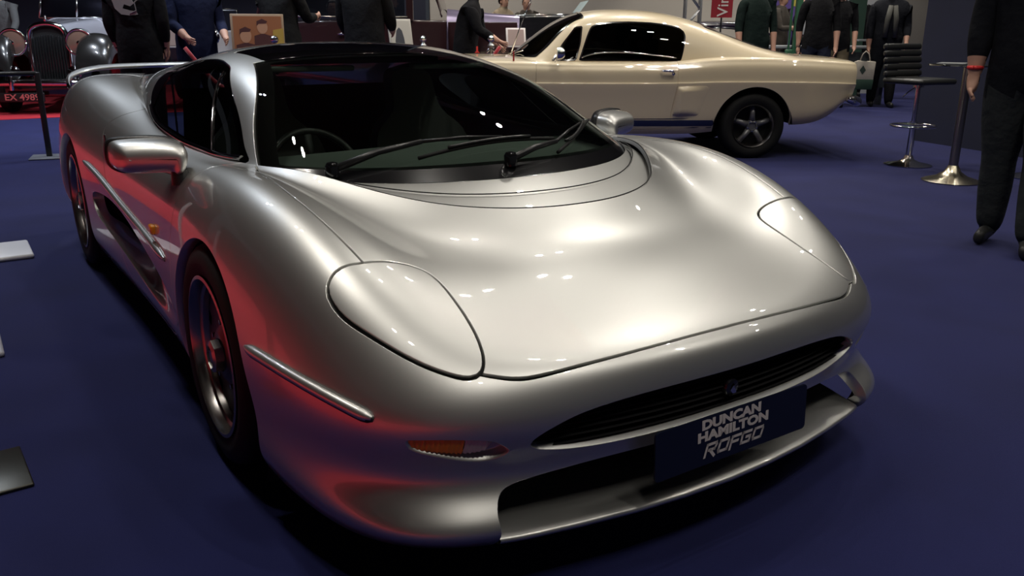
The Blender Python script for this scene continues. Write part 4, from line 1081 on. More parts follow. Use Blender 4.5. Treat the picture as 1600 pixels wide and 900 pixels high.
person('man in dark jacket standing right of the sepia poster', (-7.9, 2.0, 0), 2.2, 2.0, dgrey_c, black_c, hair=hair_g, bulk=1.3, arms=((.5, 1.2), (.5, 1.2)))
person('heavy man in black jacket seen from behind, beyond the middle of the black roof', (-7.62, 2.95, 0), 2.4, 2.02, black_c, black_c, hair=hair_d, bulk=1.5, arms=((.3, .9), (.2, .6)))
person('grey haired man in black coat bending over the maroon saloon bonnet', (-7.68, 4.40, 0), .9, 1.84, black_c, black_c, hair=hair_g, bulk=1.42, lean=.12, arms=((.4, .7), (.3, .6)))
person('person in navy jacket at the far left behind the vintage saloon headlamp', (-14.3, -1.25, 0), -.2, 1.85, navy_c, navy_c, hair=hair_d, bulk=1.3, arms=((.3, .9), (.2, .6)))
person('person in grey jacket reaching towards the vintage saloon radiator', (-14.95, -.42, 0), -.3, 1.9, grey_c, navy_c, hair=hair_g, bulk=1.2, arms=((.2, .6), (.6, .4)), lean=.1)
person('person in pale tan jacket far behind the maroon saloon', (-11.9, 7.75, 0), .2, 1.86, tan_c, dgrey_c, hair=hair_d, bulk=1.3)
person('grey haired man in brown jacket looking down beyond the maroon saloon', (-12.2, 8.5, 0), -.6, 1.84, brownc, dgrey_c, hair=hair_g, bulk=1.2, lean=.1)
person('man in dark green sweater standing behind the cream fastback rear window', (-6.53, 8.72, 0), -.45, 1.97, green_c, black_c, hair=hair_g, bulk=1.22, arms=((.1, .15), (.1, .15)), sleeve=.4, hem=.46)
person('white haired man in brown jacket beside the green steel post', (-8.42, 11.55, 0), .3, 1.92, brownc, dgrey_c, hair=hair_g, bulk=1.15, arms=((.4, 1.2), (.4, 1.2)))
person('man in black polo shirt and blue jeans walking behind the cream fastback tail', (-6.34, 9.93, 0), -.75, 2.0, black_c, jeans, hair=hair_d, bulk=1.2, arms=((-.15, .2), (.1, .2)), sleeve=.4, stride=.15, hem=.50)
person('man in black shirt and khaki trousers just behind the black polo shirt', (-6.96, 11.27, 0), -.7, 1.98, black_c, khaki, hair=hair_d, bulk=1.15, arms=((.1, .3), (.1, .3)), sleeve=.4)
person('bald man in navy jacket far away between green post and purple banner', (-9.29, 13.22, 0), .4, 1.85, navy_c, dgrey_c, bulk=1.2)
p2 = person('man in black suit and white shirt beyond the tote bag', (-8.26, 13.65, 0), -.85, 2.0, black_c, black_c, hair=hair_g, bulk=1.15, arms=((.25, .3), (.0, .1)))
put('shirt_front', prism_me('shirt_front', [(-.07, 1.0), (.07, 1.0), (.06, 1.5), (0, 1.62), (-.06, 1.5)], .02, 'yz'), white_c, p2, loc=(.16, 0, 0.02))
p3 = person('man in long dark coat with scarf carrying the tote bag', (-6.55, 12.05, 0), -.75, 2.02, coat_c, black_c, hair=hair_g, bulk=1.4, arms=((.05, .1), (.1, .5)), stride=.10, hem=.30)
for y in (-.07, .06): put('scarf_end', tube_mesh('scarf_end', [(.17, y * .5, 1.66), (.19, y, 1.45), (.18, y * 1.2, 1.15)], [.04, .045, .04]), mat('scarf_grey', (.09, .09, .08), .9), p3)
# walking man at the right edge
p4 = person('man in dark sweater and washed jeans with red wristband, walking at the right edge', (-.10, 3.74, 0), -1.25, 1.98, cloth('sweater', (.005, .006, .009)), washed, hair=hair_d, bulk=1.55, arms=((.10, .12), (.10, .35)), stride=.13, step_side=1, hem=.455, detail=True)

put('wristband', tube_mesh('wristband', [root_wrist[p4.name][0] + Vector((.040 * math.cos(a), .034 * math.sin(a), .012)) for a in np.linspace(0, 2 * math.pi, 20)], .012), mat('red_wristband', (.65, .03, .03), .5), p4)
# ------------------------------------------------------------------ bar stools, high table
def bar_stool(loc, rz, label):
    st = thing('bar_stool', label, 'bar stool', loc, rz, 'black bar stools')
    black_pad = mat('stool_black_leather', (.022, .023, .023), .38)
    put('base', lathe_me('stool_base', [(0, 0), (.215, 0), (.22, .008), (.19, .018), (.10, .035), (.05, .06), (.038, .09), (.032, .10)], 40, 'z', False, 50), chrome, st)
    put('column', lathe_me('stool_column', [(.030, .09), (.030, .40), (.036, .40), (.036, .42), (.022, .42), (.022, .74), (.05, .74), (.05, .76), (0, .76)], 24, 'z', False, 40), chrome, st)
    fr = put('foot_ring', tube_mesh('foot_ring', [(.20 * math.cos(a), .20 * math.sin(a), .38) for a in np.linspace(0, 2 * math.pi, 40)], .011), chrome, st)
    put('ring_arm', tube_mesh('ring_arm', [(-.2, 0, .38), (0, 0, .385), (.2, 0, .38)], .008), chrome, fr)
    box('seat', (0, 0, .80), (.47, .46, .055), black_pad, st, bev=.024)
    for k in range(5):
        z = .86 + k * .062
        box('back_pad', (-.205 - .022 * k / 2, 0, z), (.05, .47, .058), black_pad, st, bev=.02, rot=Matrix.Rotation(math.radians(-8), 3, 'Y'))
    put('lever', tube_mesh('lever', [(0, -.04, .74), (.03, -.16, .70), (.05, -.24, .66)], .006), chrome, st)
    return st
bar_stool((-2.33, 6.25, 0), math.radians(-10), 'black padded bar stool with chrome column beside the high table')
bar_stool((-1.30, 6.55, 0), math.radians(120), 'black bar stool mostly hidden behind the walking man')
ht = thing('high_table', 'small high bar table with glass top and brushed metal trumpet base', 'table', (-1.585, 5.72, 0))
brushed = mat('brushed_brass_steel', (.52, .47, .36), .24, 1.0)
put('base', lathe_me('table_base', [(0, 0), (.235, 0), (.24, .008), (.21, .02), (.13, .045), (.07, .085), (.045, .13), (.04, .14)], 48, 'z', False, 50), brushed, ht)
put('column', lathe_me('table_column', [(.038, .12), (.038, .97), (0, .97)], 28, 'z', False, 40), mat('brushed_column', (.30, .28, .26), .3, 1.0), ht)
put('top', lathe_me('table_top', [(0, .97), (.30, .97), (.31, .975), (.31, .985), (.30, .99), (0, .99)], 40, 'z', False, 40), mat('dark_glass_top', (.02, .022, .025), .05, coat=1.0), ht)
lf = box('leaflet', (-1.66, 5.60, .994), (.21, .30, .006), mat('leaflet_paper', (.25, .26, .27), .35), None, rot=Matrix.Rotation(.4, 3, 'Z'))
tag(lf, 'thin grey leaflet lying on the high bar table', 'leaflet')
gb = thing('drinking_glass', 'small clear glass standing on the high bar table edge', 'glass', (-1.42, 5.83, .99))
put('tumbler', lathe_me('tumbler', [(0, 0), (.028, 0), (.034, .11), (.031, .11), (.026, .008), (0, .008)], 20, 'z', False, 50), glass_mat('tumbler_glass', (.75, .77, .8), 1.5), gb)
# tote bag in the coat man's hand
tb = thing('tote_bag', 'cream canvas tote bag with green base hanging from the coat man\'s hand', 'bag', (-6.62, 11.62, .30), -.75)
put('panel', prism_me('bag_panel', [(-.16, .16), (.16, .16), (.17, .46), (.07, .47), (0, .45), (-.10, .48), (-.17, .45)], .10, 'yz', -.05, .012), mat('canvas_cream', (.46, .42, .35), .85, bump=(30, .3, .01)), tb)
put('bag_base', prism_me('bag_base', [(-.15, .0), (.15, .0), (.165, .17), (-.165, .17)], .108, 'yz', -.054, .012), mat('bag_green', (.015, .045, .03), .8), tb)
put('handle', tube_mesh('handle', [(.02, -.09, .46), (.02, -.05, .58), (.0, 0, .63), (.02, .05, .58), (.02, .08, .46)], .010), mat('canvas_cream'), tb)
put('print', prism_me('bag_print', [(-.08, .32), (-.03, .25), (.02, .32), (-.03, .40)], .003, 'yz', .052), mat('print_dark_green', (.03, .05, .04), .8), tb)

# ------------------------------------------------------------------ barrier posts, ropes, boards
post_black = mat('post_black', (.014, .014, .016), .35)
bp_ = thing('barrier_post', 'slim black barrier post on a grey foot plate by the silver tail', 'barrier post', (-7.22, -.69, 0), math.radians(-12))
box('foot_plate', (0, 0, .008), (.34, .34, .016), mat('foot_plate_grey', (.16, .17, .20), .4), bp_, bev=.006)
box('post', (0, 0, .42), (.05, .05, .82), post_black, bp_, bev=.006)
box('top_rail', (.55, -1.05, .825), (1.2, 2.2, .02), post_black, None) if False else None
V_, F_ = tube_data([(0, 0, .82), (.25, -.95, .825), (.5, -1.9, .825)], .022, 8)
put('rail', mesh_np('rail', V_, F_), post_black, bp_)
b2 = thing('barrier_post', 'black barrier post foot at the lower left frame edge', 'barrier post', (-.255, -1.60, 0), math.radians(3))
box('foot_plate', (0, 0, .006), (.28, .26, .012), mat('foot_plate_steel', (.06, .058, .05), .35, .8), b2, bev=.005)
box('post', (.06, -.01, .50), (.05, .05, 1.0), post_black, b2, bev=.005)
b3 = thing('display_stand', 'white rounded foot of a display stand near the rear wheel', 'stand', (-3.13, -1.43, 0))
box('foot', (0, 0.02, .014), (.40, .40, .028), mat('white_powder_coat', (.72, .72, .76), .4), b3, bev=.012)
box('post', (0, -.12, .45), (.06, .04, .9), mat('white_powder_coat'), b3, bev=.01)
b4 = thing('display_stand', 'pale grey stand foot just entering the left frame edge', 'stand', (-1.44, -1.60, 0))
box('foot', (0, 0, .012), (.28, .28, .024), mat('pale_grey_coat', (.35, .35, .40), .4), b4, bev=.01)
box('post', (0, -.08, .45), (.05, .04, .9), mat('pale_grey_coat'), b4, bev=.01)
def stanchion(loc, label, r0, r1):
    st = thing('rope_stanchion', label, 'stanchion', loc, 0, 'chrome rope stanchions')
    put('base', lathe_me('stan_base', [(0, 0), (.16, 0), (.165, .012), (.10, .035), (.03, .05)], 28, 'z', False, 50), chrome, st)
    put('column', lathe_me('stan_col', [(.024, .04), (.024, 1.02), (.045, 1.03), (.045, 1.06), (.024, 1.08), (.018, 1.10)], 20, 'z', False, 40), mat('stanchion_grey_steel', (.28, .28, .29), .3, 1.0), st)
    bm = bmesh.new(); bmesh.ops.create_uvsphere(bm, u_segments=18, v_segments=12, radius=.042)
    put('ball', bm_mesh('ball', bm, True), chrome, st, loc=(0, 0, 1.135))
    for e in (r0, r1):
        e = Vector(e); d = e - Vector((0, 0, 1.05)); 
        pts = [(d * t + Vector((0, 0, 1.05)) - Vector((0, 0, .5 * math.sin(math.pi * min(1, t)) * (1 - t * .2)))) for t in np.linspace(0, 1, 16)]
        put('hook', tube_mesh('hook', pts[:2] if False else [Vector((0, 0, 1.05)), pts[1] * .6 + Vector((0, 0, 1.05)) * .4, pts[1]], .018), chrome, st)
        put('rope', tube_mesh('rope', pts[1:], .022), mat('red_velvet_rope', (.32, .012, .02), .9, sheen=.4), st)
stanchion((-6.72, 1.52, 0), 'chrome ball topped stanchion in front of the sepia poster corner', (.3, .9, 1.05), (-.5, -.8, 1.05))
stanchion((-7.07, 3.47, 0), 'chrome ball topped stanchion right of the white framed photograph', (.55, .75, 1.05), (-.5, -.9, 1.05))
stanchion((-6.87, 4.31, 0), 'chrome ball topped stanchion with red ropes left of the cream bonnet', (.35, .75, 1.05), (-.3, -.8, 1.05))
def board(name, label, loc, w, h, tilt, yaw, frame_m, face_m, cat_='sign', deco=None):
    """leaning display board on a thin easel; facing +x local"""
    b_ = thing(name, label, cat_, loc, yaw)
    zc = loc_z = 0
    holder = thing_part('board', b_); holder.location = (0, 0, 1.15); holder.rotation_euler = (0, -tilt, 0)
    box('frame', (-.012, 0, 0), (.02, w, h), frame_m, holder, bev=.006)
    f = box('face', (0.0, 0, 0), (.006, w - .05, h - .05), face_m, holder)
    if deco: deco(holder)
    box('easel_leg', (-.06, w * .3, .5), (.025, .025, 1.0), post_black, b_); box('easel_leg', (-.06, -w * .3, .5), (.025, .025, 1.0), post_black, b_)
    return b_
white_fr = mat('white_frame', (.75, .70, .68), .4); pinkf = mat('board_face_pinkish', (.33, .24, .22), .5)
yaw_c = lambda l: math.atan2(-1.51 - l[1], 2.39 - l[0])
def sepia_deco(h_):
    for cy, cz, r, hw, col in ((-.13, .02, .075, .14, (.24, .10, .05)), (.05, .11, .07, .12, (.26, .11, .055))):
        pts = [(cy + r * .8 * math.cos(a), cz + r * math.sin(a)) for a in np.linspace(0, 2 * math.pi, 18)][:-1]
        put('portrait', prism_me('portrait', pts, .002, 'yz', .004), mat('sepia_light', (.60, .33, .20), .6), h_)
        pts = [(cy - hw * .8, -.22), (cy + hw * .8, -.22), (cy + hw * .75, cz - r * 1.3), (cy + .02, cz - r), (cy - .02, cz - r), (cy - hw * .75, cz - r * 1.3)]
        put('suit', prism_me('suit', pts, .002, 'yz', .003), mat('sepia_dark', (.09, .03, .03), .6), h_)
        pts = [(cy - r * .85, cz + r * .15), (cy - r * .8, cz + r * .9), (cy, cz + r * 1.25), (cy + r * .8, cz + r * .9), (cy + r * .6, cz + r * .55), (cy - r * .5, cz + r * .5)]
        put('portrait_hair', prism_me('portrait_hair', pts, .003, 'yz', .004), mat('sepia_dark'), h_)
    put('badge_panel', prism_me('badge_panel', [(.15, -.22), (.27, -.22), (.27, .10), (.16, .08)], .004, 'yz', .004), mat('sepia_yellow', (.55, .38, .08), .5), h_)
L_ = (-7.19, 1.50, 0)
board('poster_board', 'sepia poster of two men with a yellow corner panel behind the black roof', L_, .56, .50, .1, yaw_c(L_), mat('tan_frame', (.42, .30, .20), .5), mat('sepia_orange', (.40, .16, .07), .55), 'poster', sepia_deco)
L_ = (-8.54, .93, 0)
board('info_board', 'white framed information board between hoodie and blue jacket', L_, .30, .26, .25, yaw_c(L_), white_fr, pinkf)
L_ = (-7.97, 3.62, 0)
def photo_deco(h_):
    put('figure', prism_me('figure', [(-.09, -.20), (.05, -.20), (.04, -.02), (.02, .08), (-.02, .12), (-.06, .08), (-.09, -.05)], .002, 'yz', .004), mat('photo_dark', (.05, .055, .07), .6), h_)
board('photo_board', 'white board with a dark photograph leaning before the maroon saloon door', L_, .34, .46, .2, yaw_c(L_) + .5, mat('photo_white', (.55, .53, .48), .5), mat('photo_white'), 'sign', photo_deco)
L_ = (-7.22, 4.92, 0)
board('info_board', 'white framed pink board leaning in front of the black vintage car', L_, .26, .26, .35, yaw_c(L_) + .15, white_fr, pinkf)

# ------------------------------------------------------------------ vintage saloon with tall grille (front towards the camera)
def loft(name, secs, m, parent, smooth_s=1.0, cap=False):
    """secs: list of rows of (x,y,z); both directions splined"""
    N_ = np.array(secs, float); A_ = spl(N_, np.linspace(0, len(N_) - 1, (len(N_) - 1) * 6 + 1)); G_ = np.moveaxis(spl(np.moveaxis(A_, 1, 0), np.linspace(0, N_.shape[1] - 1, (N_.shape[1] - 1) * 6 + 1)), 0, 1)
    G_ = gauss_rows(G_, 1.2 * smooth_s, 0); G_ = gauss_rows(G_, 1.2 * smooth_s, 1)
    m3 = M3.grid(G_); c = G_.reshape(-1, 3).mean(0)
    if ((m3.V - c) * m3.N).sum() < 0: m3 = M3.grid(G_, flip=True)
    return put(name, m3.rim(.02).mesh(name), m, parent)
vs_silver = mat('vintage_silver_paint', (.50, .50, .56), .3, .3, coat=1.0); vs_black = mat('vintage_black_paint', (.016, .015, .014), .25, coat=1.0)
vt = thing('vintage_saloon', 'silver and black vintage saloon with tall chrome radiator and round headlamps', 'car', (-12.62, .0, 0), math.radians(-24))
gr_ = thing_part('radiator_grille', vt)
arch = [(-.27, .40), (-.275, .80), (-.27, 1.08), (-.24, 1.20), (-.16, 1.27), (0, 1.30), (.16, 1.27), (.24, 1.20), (.27, 1.08), (.275, .80), (.27, .40)]
put('radiator_shell', tube_mesh('radiator_shell', [(.02, y, z) for y, z in crv(arch, 50)] , .040, 10), chrome, gr_)
pa = [(y, z) for y, z in crv(arch, 50)]
put('radiator_core', prism_me('radiator_core', pa, .03, 'yz', -.03), gap_black, gr_)
for k in range(13):
    y = -.235 + k * .47 / 12; zt = 1.24 - .9 * y * y
    box('slat', (.02, y, (.40 + zt - .1) / 2), (.03, .016, zt - .5), mat('slat_steel', (.10, .10, .11), .3, 1.0), gr_, bev=.005)
put('cap', lathe_me('rad_cap', [(.03, 1.33), (.035, 1.36), (.02, 1.38), (.012, 1.42), (0, 1.43)], 16, 'z', False), chrome, gr_)
def headlamp(y, r=.19):
    h_ = thing_part('headlamp', vt); h_.location = (.10, y, 1.03)
    put('bowl', lathe_me('lamp_bowl', [(0, -.22), (.09, -.19), (r * .85, -.08), (r, .0), (r, .02)], 28, 'x', False), chrome, h_)
    put('rim', tube_mesh('lamp_rim', [(.02, r * math.cos(a), r * math.sin(a)) for a in np.linspace(0, 2 * math.pi, 36)], .02), chrome, h_)
    put('lens', lathe_me('lamp_lens', [(r * .95, .015), (r * .6, .04), (0, .055)], 28, 'x', False), mat('lamp_lens_amber_glass', (.20, .12, .09), .15, coat=1.0), h_)
    put('bulb_shield', lathe_me('bulb_shield', [(.035, .05), (.03, .066), (0, .07)], 14, 'x', False), chrome, h_)
for y in (-.47, .47): headlamp(y)
# bonnet, scuttle, cabin
def hood_row(x, w, zt, zs): return [(x, -w, zs), (x, -w * .98, zs + (zt - zs) * .5), (x, -w * .75, zt - .05), (x, -w * .35, zt - .005), (x, 0, zt), (x, w * .35, zt - .005), (x, w * .75, zt - .05), (x, w * .98, zs + (zt - zs) * .5), (x, w, zs)]
loft('bonnet', [hood_row(0, .27, 1.29, .55), hood_row(-.4, .34, 1.32, .6), hood_row(-.9, .43, 1.36, .6), hood_row(-1.45, .56, 1.40, .6)], vs_silver, vt)
loft('cabin', [hood_row(-1.45, .62, 1.40, .45), hood_row(-1.62, .66, 1.40, .40), hood_row(-2.3, .74, 1.42, .4), hood_row(-3.4, .72, 1.42, .4), hood_row(-4.2, .55, 1.1, .45)], vs_silver, vt)
loft('roof', [hood_row(-1.55, .60, 1.43, 1.40), hood_row(-1.75, .62, 1.85, 1.4), hood_row(-2.3, .66, 1.98, 1.4), hood_row(-3.1, .64, 1.95, 1.4), hood_row(-3.8, .56, 1.5, 1.38)], vs_silver, vt)
vsf = thing_part('windscreen_frame', vt)
for a, c in (((-1.50, -.58, 1.40), (-1.66, -.55, 1.86)), ((-1.50, .58, 1.40), (-1.66, .55, 1.86)), ((-1.66, -.55, 1.86), (-1.66, .55, 1.86)), ((-1.5, -.58, 1.41), (-1.5, .58, 1.41)), ((-1.5, 0, 1.41), (-1.66, 0, 1.86))):
    put('frame_bar', tube_mesh('frame_bar', [a, c], .018), chrome, vsf)
put('glass', mesh_np('vglass', [(-1.51, -.57, 1.41), (-1.51, .57, 1.41), (-1.66, .54, 1.85), (-1.66, -.54, 1.85)], [(0, 1, 2, 3)]), glass_mat('vintage_glass', (.12, .12, .14), 1.55), vsf)
# wings
for s in (-1, 1):
    def wr(x, zt, w0, w1): return [(x, s * w0, zt - .30), (x, s * (w0 + .02), zt - .08), (x, s * (w0 * .55 + w1 * .45), zt), (x, s * (w1 - .03), zt - .09), (x, s * w1, zt - .30)]
    loft('front_wing', [wr(.44, .66, .45, .88), wr(.38, .92, .45, .92), wr(.20, 1.12, .45, .95), wr(-.05, 1.18, .45, .96), wr(-.40, 1.06, .45, .95), wr(-.8, .70, .45, .86), wr(-1.2, .50, .5, .84)], vs_black, vt)
    w_ = thing_part('wheel', vt); w_.location = (-.05, s * .68, .36)
    put('tyre', lathe_me('vtyre', [(.20, .07), (.33, .08), (.36, .05), (.36, -.05), (.33, -.08), (.20, -.07)], 32, 'y', False), rubber, w_)
    put('hub', lathe_me('vhub', [(.20, .06), (.12, .075), (.05, .10), (0, .10)], 24, 'y', False), chrome, w_)
    put('side_lamp', lathe_me('side_lamp', [(0, -.08), (.045, -.03), (.05, .0), (.03, .02), (0, .025)], 16, 'x', False), chrome, vt, loc=(.12, s * .66, 1.05))
    put('fog_lamp', lathe_me('fog_lamp', [(0, -.10), (.08, -.05), (.10, .0), (.06, .03), (0, .04)], 20, 'x', False), chrome, vt, loc=(.38, s * .42, .60))
    put('overrider', lathe_me('overrider', [(.0, -.11), (.03, -.10), (.035, 0), (.03, .10), (0, .11)], 12, 'z', False), chrome, vt, loc=(.60, s * .40, .46))
bu = put('bumper', tube_mesh('bumper', [(.45, -.88, .46), (.55, -.7, .46), (.58, 0, .46), (.55, .7, .46), (.45, .88, .46)], .045), chrome, vt)
box('valance', (.25, 0, .38), (.5, 1.1, .25), vs_black, vt, bev=.04)
np_ = box('number_plate', (.60, -.28, .26), (.012, .62, .13), mat('vintage_plate_black', (.012, .012, .012), .4), vt, bev=.004)
me = text_me('lettering', 'EX 4989', .125, .001, .002, sx=1.12); me.transform(Matrix(((0, 0, 1, .607), (1, 0, 0, -.28), (0, 1, 0, .258), (0, 0, 0, 1))))
put('lettering', me, mat('plate_letter_red', (.55, .13, .12), .5), np_)
# ------------------------------------------------------------------ maroon saloon and black vintage car, side on
maroon = mat('maroon_paint', (.030, .010, .012), .3, coat=1.0); vblk = mat('black_paint', (.008, .008, .010), .2, coat=1.0)
mr_ = thing('maroon_saloon', 'dark maroon vintage saloon with two side windows behind the rope stanchions', 'car', (-9.3, 3.9, 0), math.radians(56))
def side_row(x, w, zb, zt): return [(x, -w, zb), (x, -w * 1.03, zb + (zt - zb) * .4), (x, -w * 1.0, zt - .06), (x, -w * .85, zt), (x, 0, zt + .02), (x, w * .85, zt), (x, w * 1.0, zt - .06), (x, w * 1.03, zb + (zt - zb) * .4), (x, w, zb)]
loft('body', [side_row(-1.6, .60, .45, 1.2), side_row(-1.2, .74, .4, 1.32), side_row(-.4, .76, .4, 1.36), side_row(.6, .74, .4, 1.36), side_row(1.05, .66, .42, 1.36)], maroon, mr_)
loft('bonnet', [hood_row(1.05, .60, 1.52, .55), hood_row(1.5, .52, 1.48, .55), hood_row(2.05, .44, 1.44, .55)], mat('maroon_bonnet_lit_lilac', (.20, .17, .26), .28, .5, coat=1.0), mr_)  # lilac puts the light on the maroon bonnet top into its colour
box('bonnet_side', (1.55, -.60, .92), (.95, .03, .85), maroon, mr_, bev=.01)
loft('roof', [side_row(-1.55, .60, 1.3, 1.5), side_row(-1.2, .66, 1.85, 1.98), side_row(-.2, .68, 1.92, 2.06), side_row(.7, .64, 1.88, 2.0), side_row(.98, .60, 1.4, 1.5)], maroon, mr_)
for x0, x1 in ((-1.05, -.35), (-.22, .50)):
    wf_ = thing_part('side_window', mr_)
    put('pane', mesh_np('pane', [(x0, -.752, 1.42), (x1, -.752, 1.42), (x1, -.70, 1.85), (x0, -.70, 1.85)], [(0, 1, 2, 3)]), glass_mat('saloon_glass', (.30, .32, .34), 1.5), wf_)
    put('sill', tube_mesh('sill', [(x0 - .04, -.775, 1.40), (x1 + .04, -.775, 1.40)], .016), alloy, wf_)
for x in (-1.12, -.285, .57): box('door_pillar', (x, -.735, 1.62), (.09, .04, .52), maroon, mr_)
for x in (-.36, -.20): put('door_handle', tube_mesh('door_handle', [(x - .05, -.79, 1.18), (x + .05, -.79, 1.18)], .012), chrome, mr_)
for x in (-1.25, 1.75):
    w_ = thing_part('wheel', mr_); w_.location = (x, -.66, .36)
    put('tyre', lathe_me('mrtyre', [(.20, .07), (.33, .08), (.36, .05), (.36, -.05), (.33, -.08), (.20, -.07)], 32, 'y', False), rubber, w_)
    put('hub', lathe_me('mrhub', [(.20, -.06), (.12, -.075), (.05, -.10), (0, -.10)], 24, 'y', False), chrome, w_)
loft('front_wing', [[(2.35, -.85, .4), (2.35, -.7, .62), (2.35, -.5, .5)], [(2.0, -.86, .6), (2.0, -.7, .86), (2.0, -.48, .7)], [(1.6, -.86, .62), (1.6, -.7, .86), (1.6, -.48, .7)], [(1.1, -.84, .35), (1.1, -.7, .5), (1.1, -.5, .45)]], maroon, mr_)
bk = thing('vintage_tourer', 'black vintage car with long chrome edged bonnet left of the cream fastback', 'car', (-10.15, 7.15, 0), math.radians(60))
loft('body', [side_row(-1.3, .5, .45, 1.3), side_row(-.7, .52, .45, 1.42), side_row(0, .55, .45, 1.46), side_row(.9, .68, .42, 1.46), side_row(1.9, .70, .42, 1.35), side_row(2.6, .5, .45, 1.1)], vblk, bk)
for s in (-1, 1): put('bonnet_edge', tube_mesh('bonnet_edge', [(-1.28, s * .46, 1.335), (-.7, s * .47, 1.45), (0, s * .50, 1.485), (.9, s * .62, 1.485)], .018), chrome, bk)
for k in range(5): put('headlamp_bracket', tube_mesh('headlamp_bracket', [(-1.38, -.3 - .03 * k, .8 + .1 * k), (-1.33, -.5, .85 + .1 * k)], .014), chrome, bk)
sgl = put('windscreen', mesh_np('tourer_screen', [(.75, -.5, 1.46), (.75, .5, 1.46), (.95, .5, 1.72), (.95, -.5, 1.72)], [(0, 1, 2, 3)]), mat('pale_blue_screen', (.45, .62, .68), .2), bk, label='windscreen with a painted pale blue reflection')  # opaque pale blue carries the glass reflection in its colour
for x in (-.9, 1.7):
    w_ = thing_part('wheel', bk); w_.location = (x, -.62, .36)
    put('tyre', lathe_me('bktyre', [(.20, .07), (.33, .08), (.36, .05), (.36, -.05), (.33, -.08), (.20, -.07)], 32, 'y', False), rubber, w_)
    put('hub', lathe_me('bkhub', [(.20, -.06), (.12, -.075), (.05, -.10), (0, -.10)], 24, 'y', False), chrome, w_)
dk = thing('dark_sedan', 'dark purple black car roof seen beyond the cream fastback rear window', 'car', (-12.35, 14.0, 0), math.radians(58))
loft('body', [side_row(-2.2, .7, .4, .95), side_row(-1.6, .85, .35, 1.05), side_row(0, .88, .35, 1.08), side_row(1.6, .85, .35, 1.05), side_row(2.2, .7, .4, .9)], mat('purple_black_paint', (.012, .008, .018), .2, coat=1.0), dk)
loft('roof', [side_row(-1.5, .66, 1.03, 1.08), side_row(-.9, .64, 1.25, 1.40), side_row(0, .64, 1.30, 1.46), side_row(.8, .62, 1.25, 1.40), side_row(1.3, .64, 1.02, 1.08)], mat('purple_black_paint'), dk)
put('roof_trim', tube_mesh('roof_trim', [(-.9, -.66, 1.27), (0, -.66, 1.32), (.8, -.64, 1.27)], .014), chrome, dk)
for x in (-1.4, 1.4):
    put('tyre', lathe_me('dktyre', [(.2, .08), (.32, .08), (.33, .05), (.33, -.05), (.32, -.08), (.2, -.08), (0, -.08)], 28, 'y', False), rubber, dk, loc=(x, -.80, .33))

# ------------------------------------------------------------------ stands in the background
green_st = mat('green_steel', (.03, .12, .06), .5)
gs = thing('green_steel_frame', 'green painted steel workshop post with cross bar', 'steel frame', (-7.55, 10.95, 0), math.radians(-30))
box('post', (0, 0, 1.2), (.10, .10, 2.4), green_st, gs, bev=.01); box('rail', (.0, .35, 1.12), (.05, .7, .06), green_st, gs, bev=.008)
box('gusset', (.0, -.10, .88), (.05, .16, .14), green_st, gs, bev=.03); box('thin_post', (0, -.12, 1.6), (.03, .03, 1.5), green_st, gs)
wb = box('white_carton', (-7.40, 11.05, 1.33), (.16, .20, .28), mat('white_card', (.50, .52, .54), .6), None, bev=.005, rot=Matrix.Rotation(-.5, 3, 'Z'))
tag(wb, 'white carton resting on the green steel cross bar', 'box')
bench = thing('display_bench', 'grey display bench behind the walking visitors', 'bench', (-7.6, 11.5, 0), math.radians(55))
box('top', (0, 0, .98), (2.6, .5, .05), mat('bench_grey', (.28, .30, .32), .5), bench, bev=.008); box('front', (0, -.2, .6), (2.5, .04, .6), mat('bench_dark', (.05, .06, .07), .6), bench)
box('shelf', (1.0, -.1, 1.10), (.6, .3, .03), mat('bench_grey'), bench)
for x in (-1.2, 1.2): box('leg', (x, 0, .48), (.06, .4, .96), mat('bench_dark'), bench)
tc_ = box('tin_can', (-7.05, 10.85, 1.105), (.12, .13, .20), mat('pale_tin', (.42, .43, .42), .4), None, bev=.01); tag(tc_, 'pale square tin standing on the display bench', 'tin')
bn = thing('banner', 'red upright banner with white lettering Vin behind the cream fastback roof', 'banner', (-10.2, 11.9, 0), math.radians(-54))
box('cloth', (0, 0, 2.2), (.02, .42, 1.4), mat('banner_red', (.30, .012, .025), .7), bn); box('pole', (-.03, 0, 1.3), (.03, .03, 2.6), post_black, bn); box('foot', (0, 0, .02), (.3, .5, .04), post_black, bn, bev=.01)
me = text_me('lettering', 'Vintage', .30, .002, .002, sx=1.0, align='LEFT'); me.transform(Matrix(((0, 0, 1, .014), (0, -1, 0, .03), (1, 0, 0, 1.52), (0, 0, 0, 1))))
put('lettering', me, mat('banner_white', (.7, .66, .62), .6), bn)
tr = thing('lighting_truss', 'silver lattice truss tower behind the cream roof', 'truss', (-9.77, 10.65, 0), math.radians(-40))
for a, b_ in ((-.14, -.14), (.14, -.14), (.14, .14), (-.14, .14)): put('chord', tube_mesh('chord', [(a, b_, 0), (a, b_, 3.2)], .025), mat('truss_alloy', (.45, .46, .48), .35, .8), tr)
for k in range(8):
    z = .2 + k * .36; s = 1 if k % 2 else -1
    for q in (-.14, .14): put('brace', tube_mesh('brace', [(q, -.14 * s, z), (q, .14 * s, z + .36)], .014), mat('truss_alloy'), tr)
    put('brace', tube_mesh('brace', [(-.14 * s, -.14, z), (.14 * s, -.14, z + .36)], .014), mat('truss_alloy'), tr)
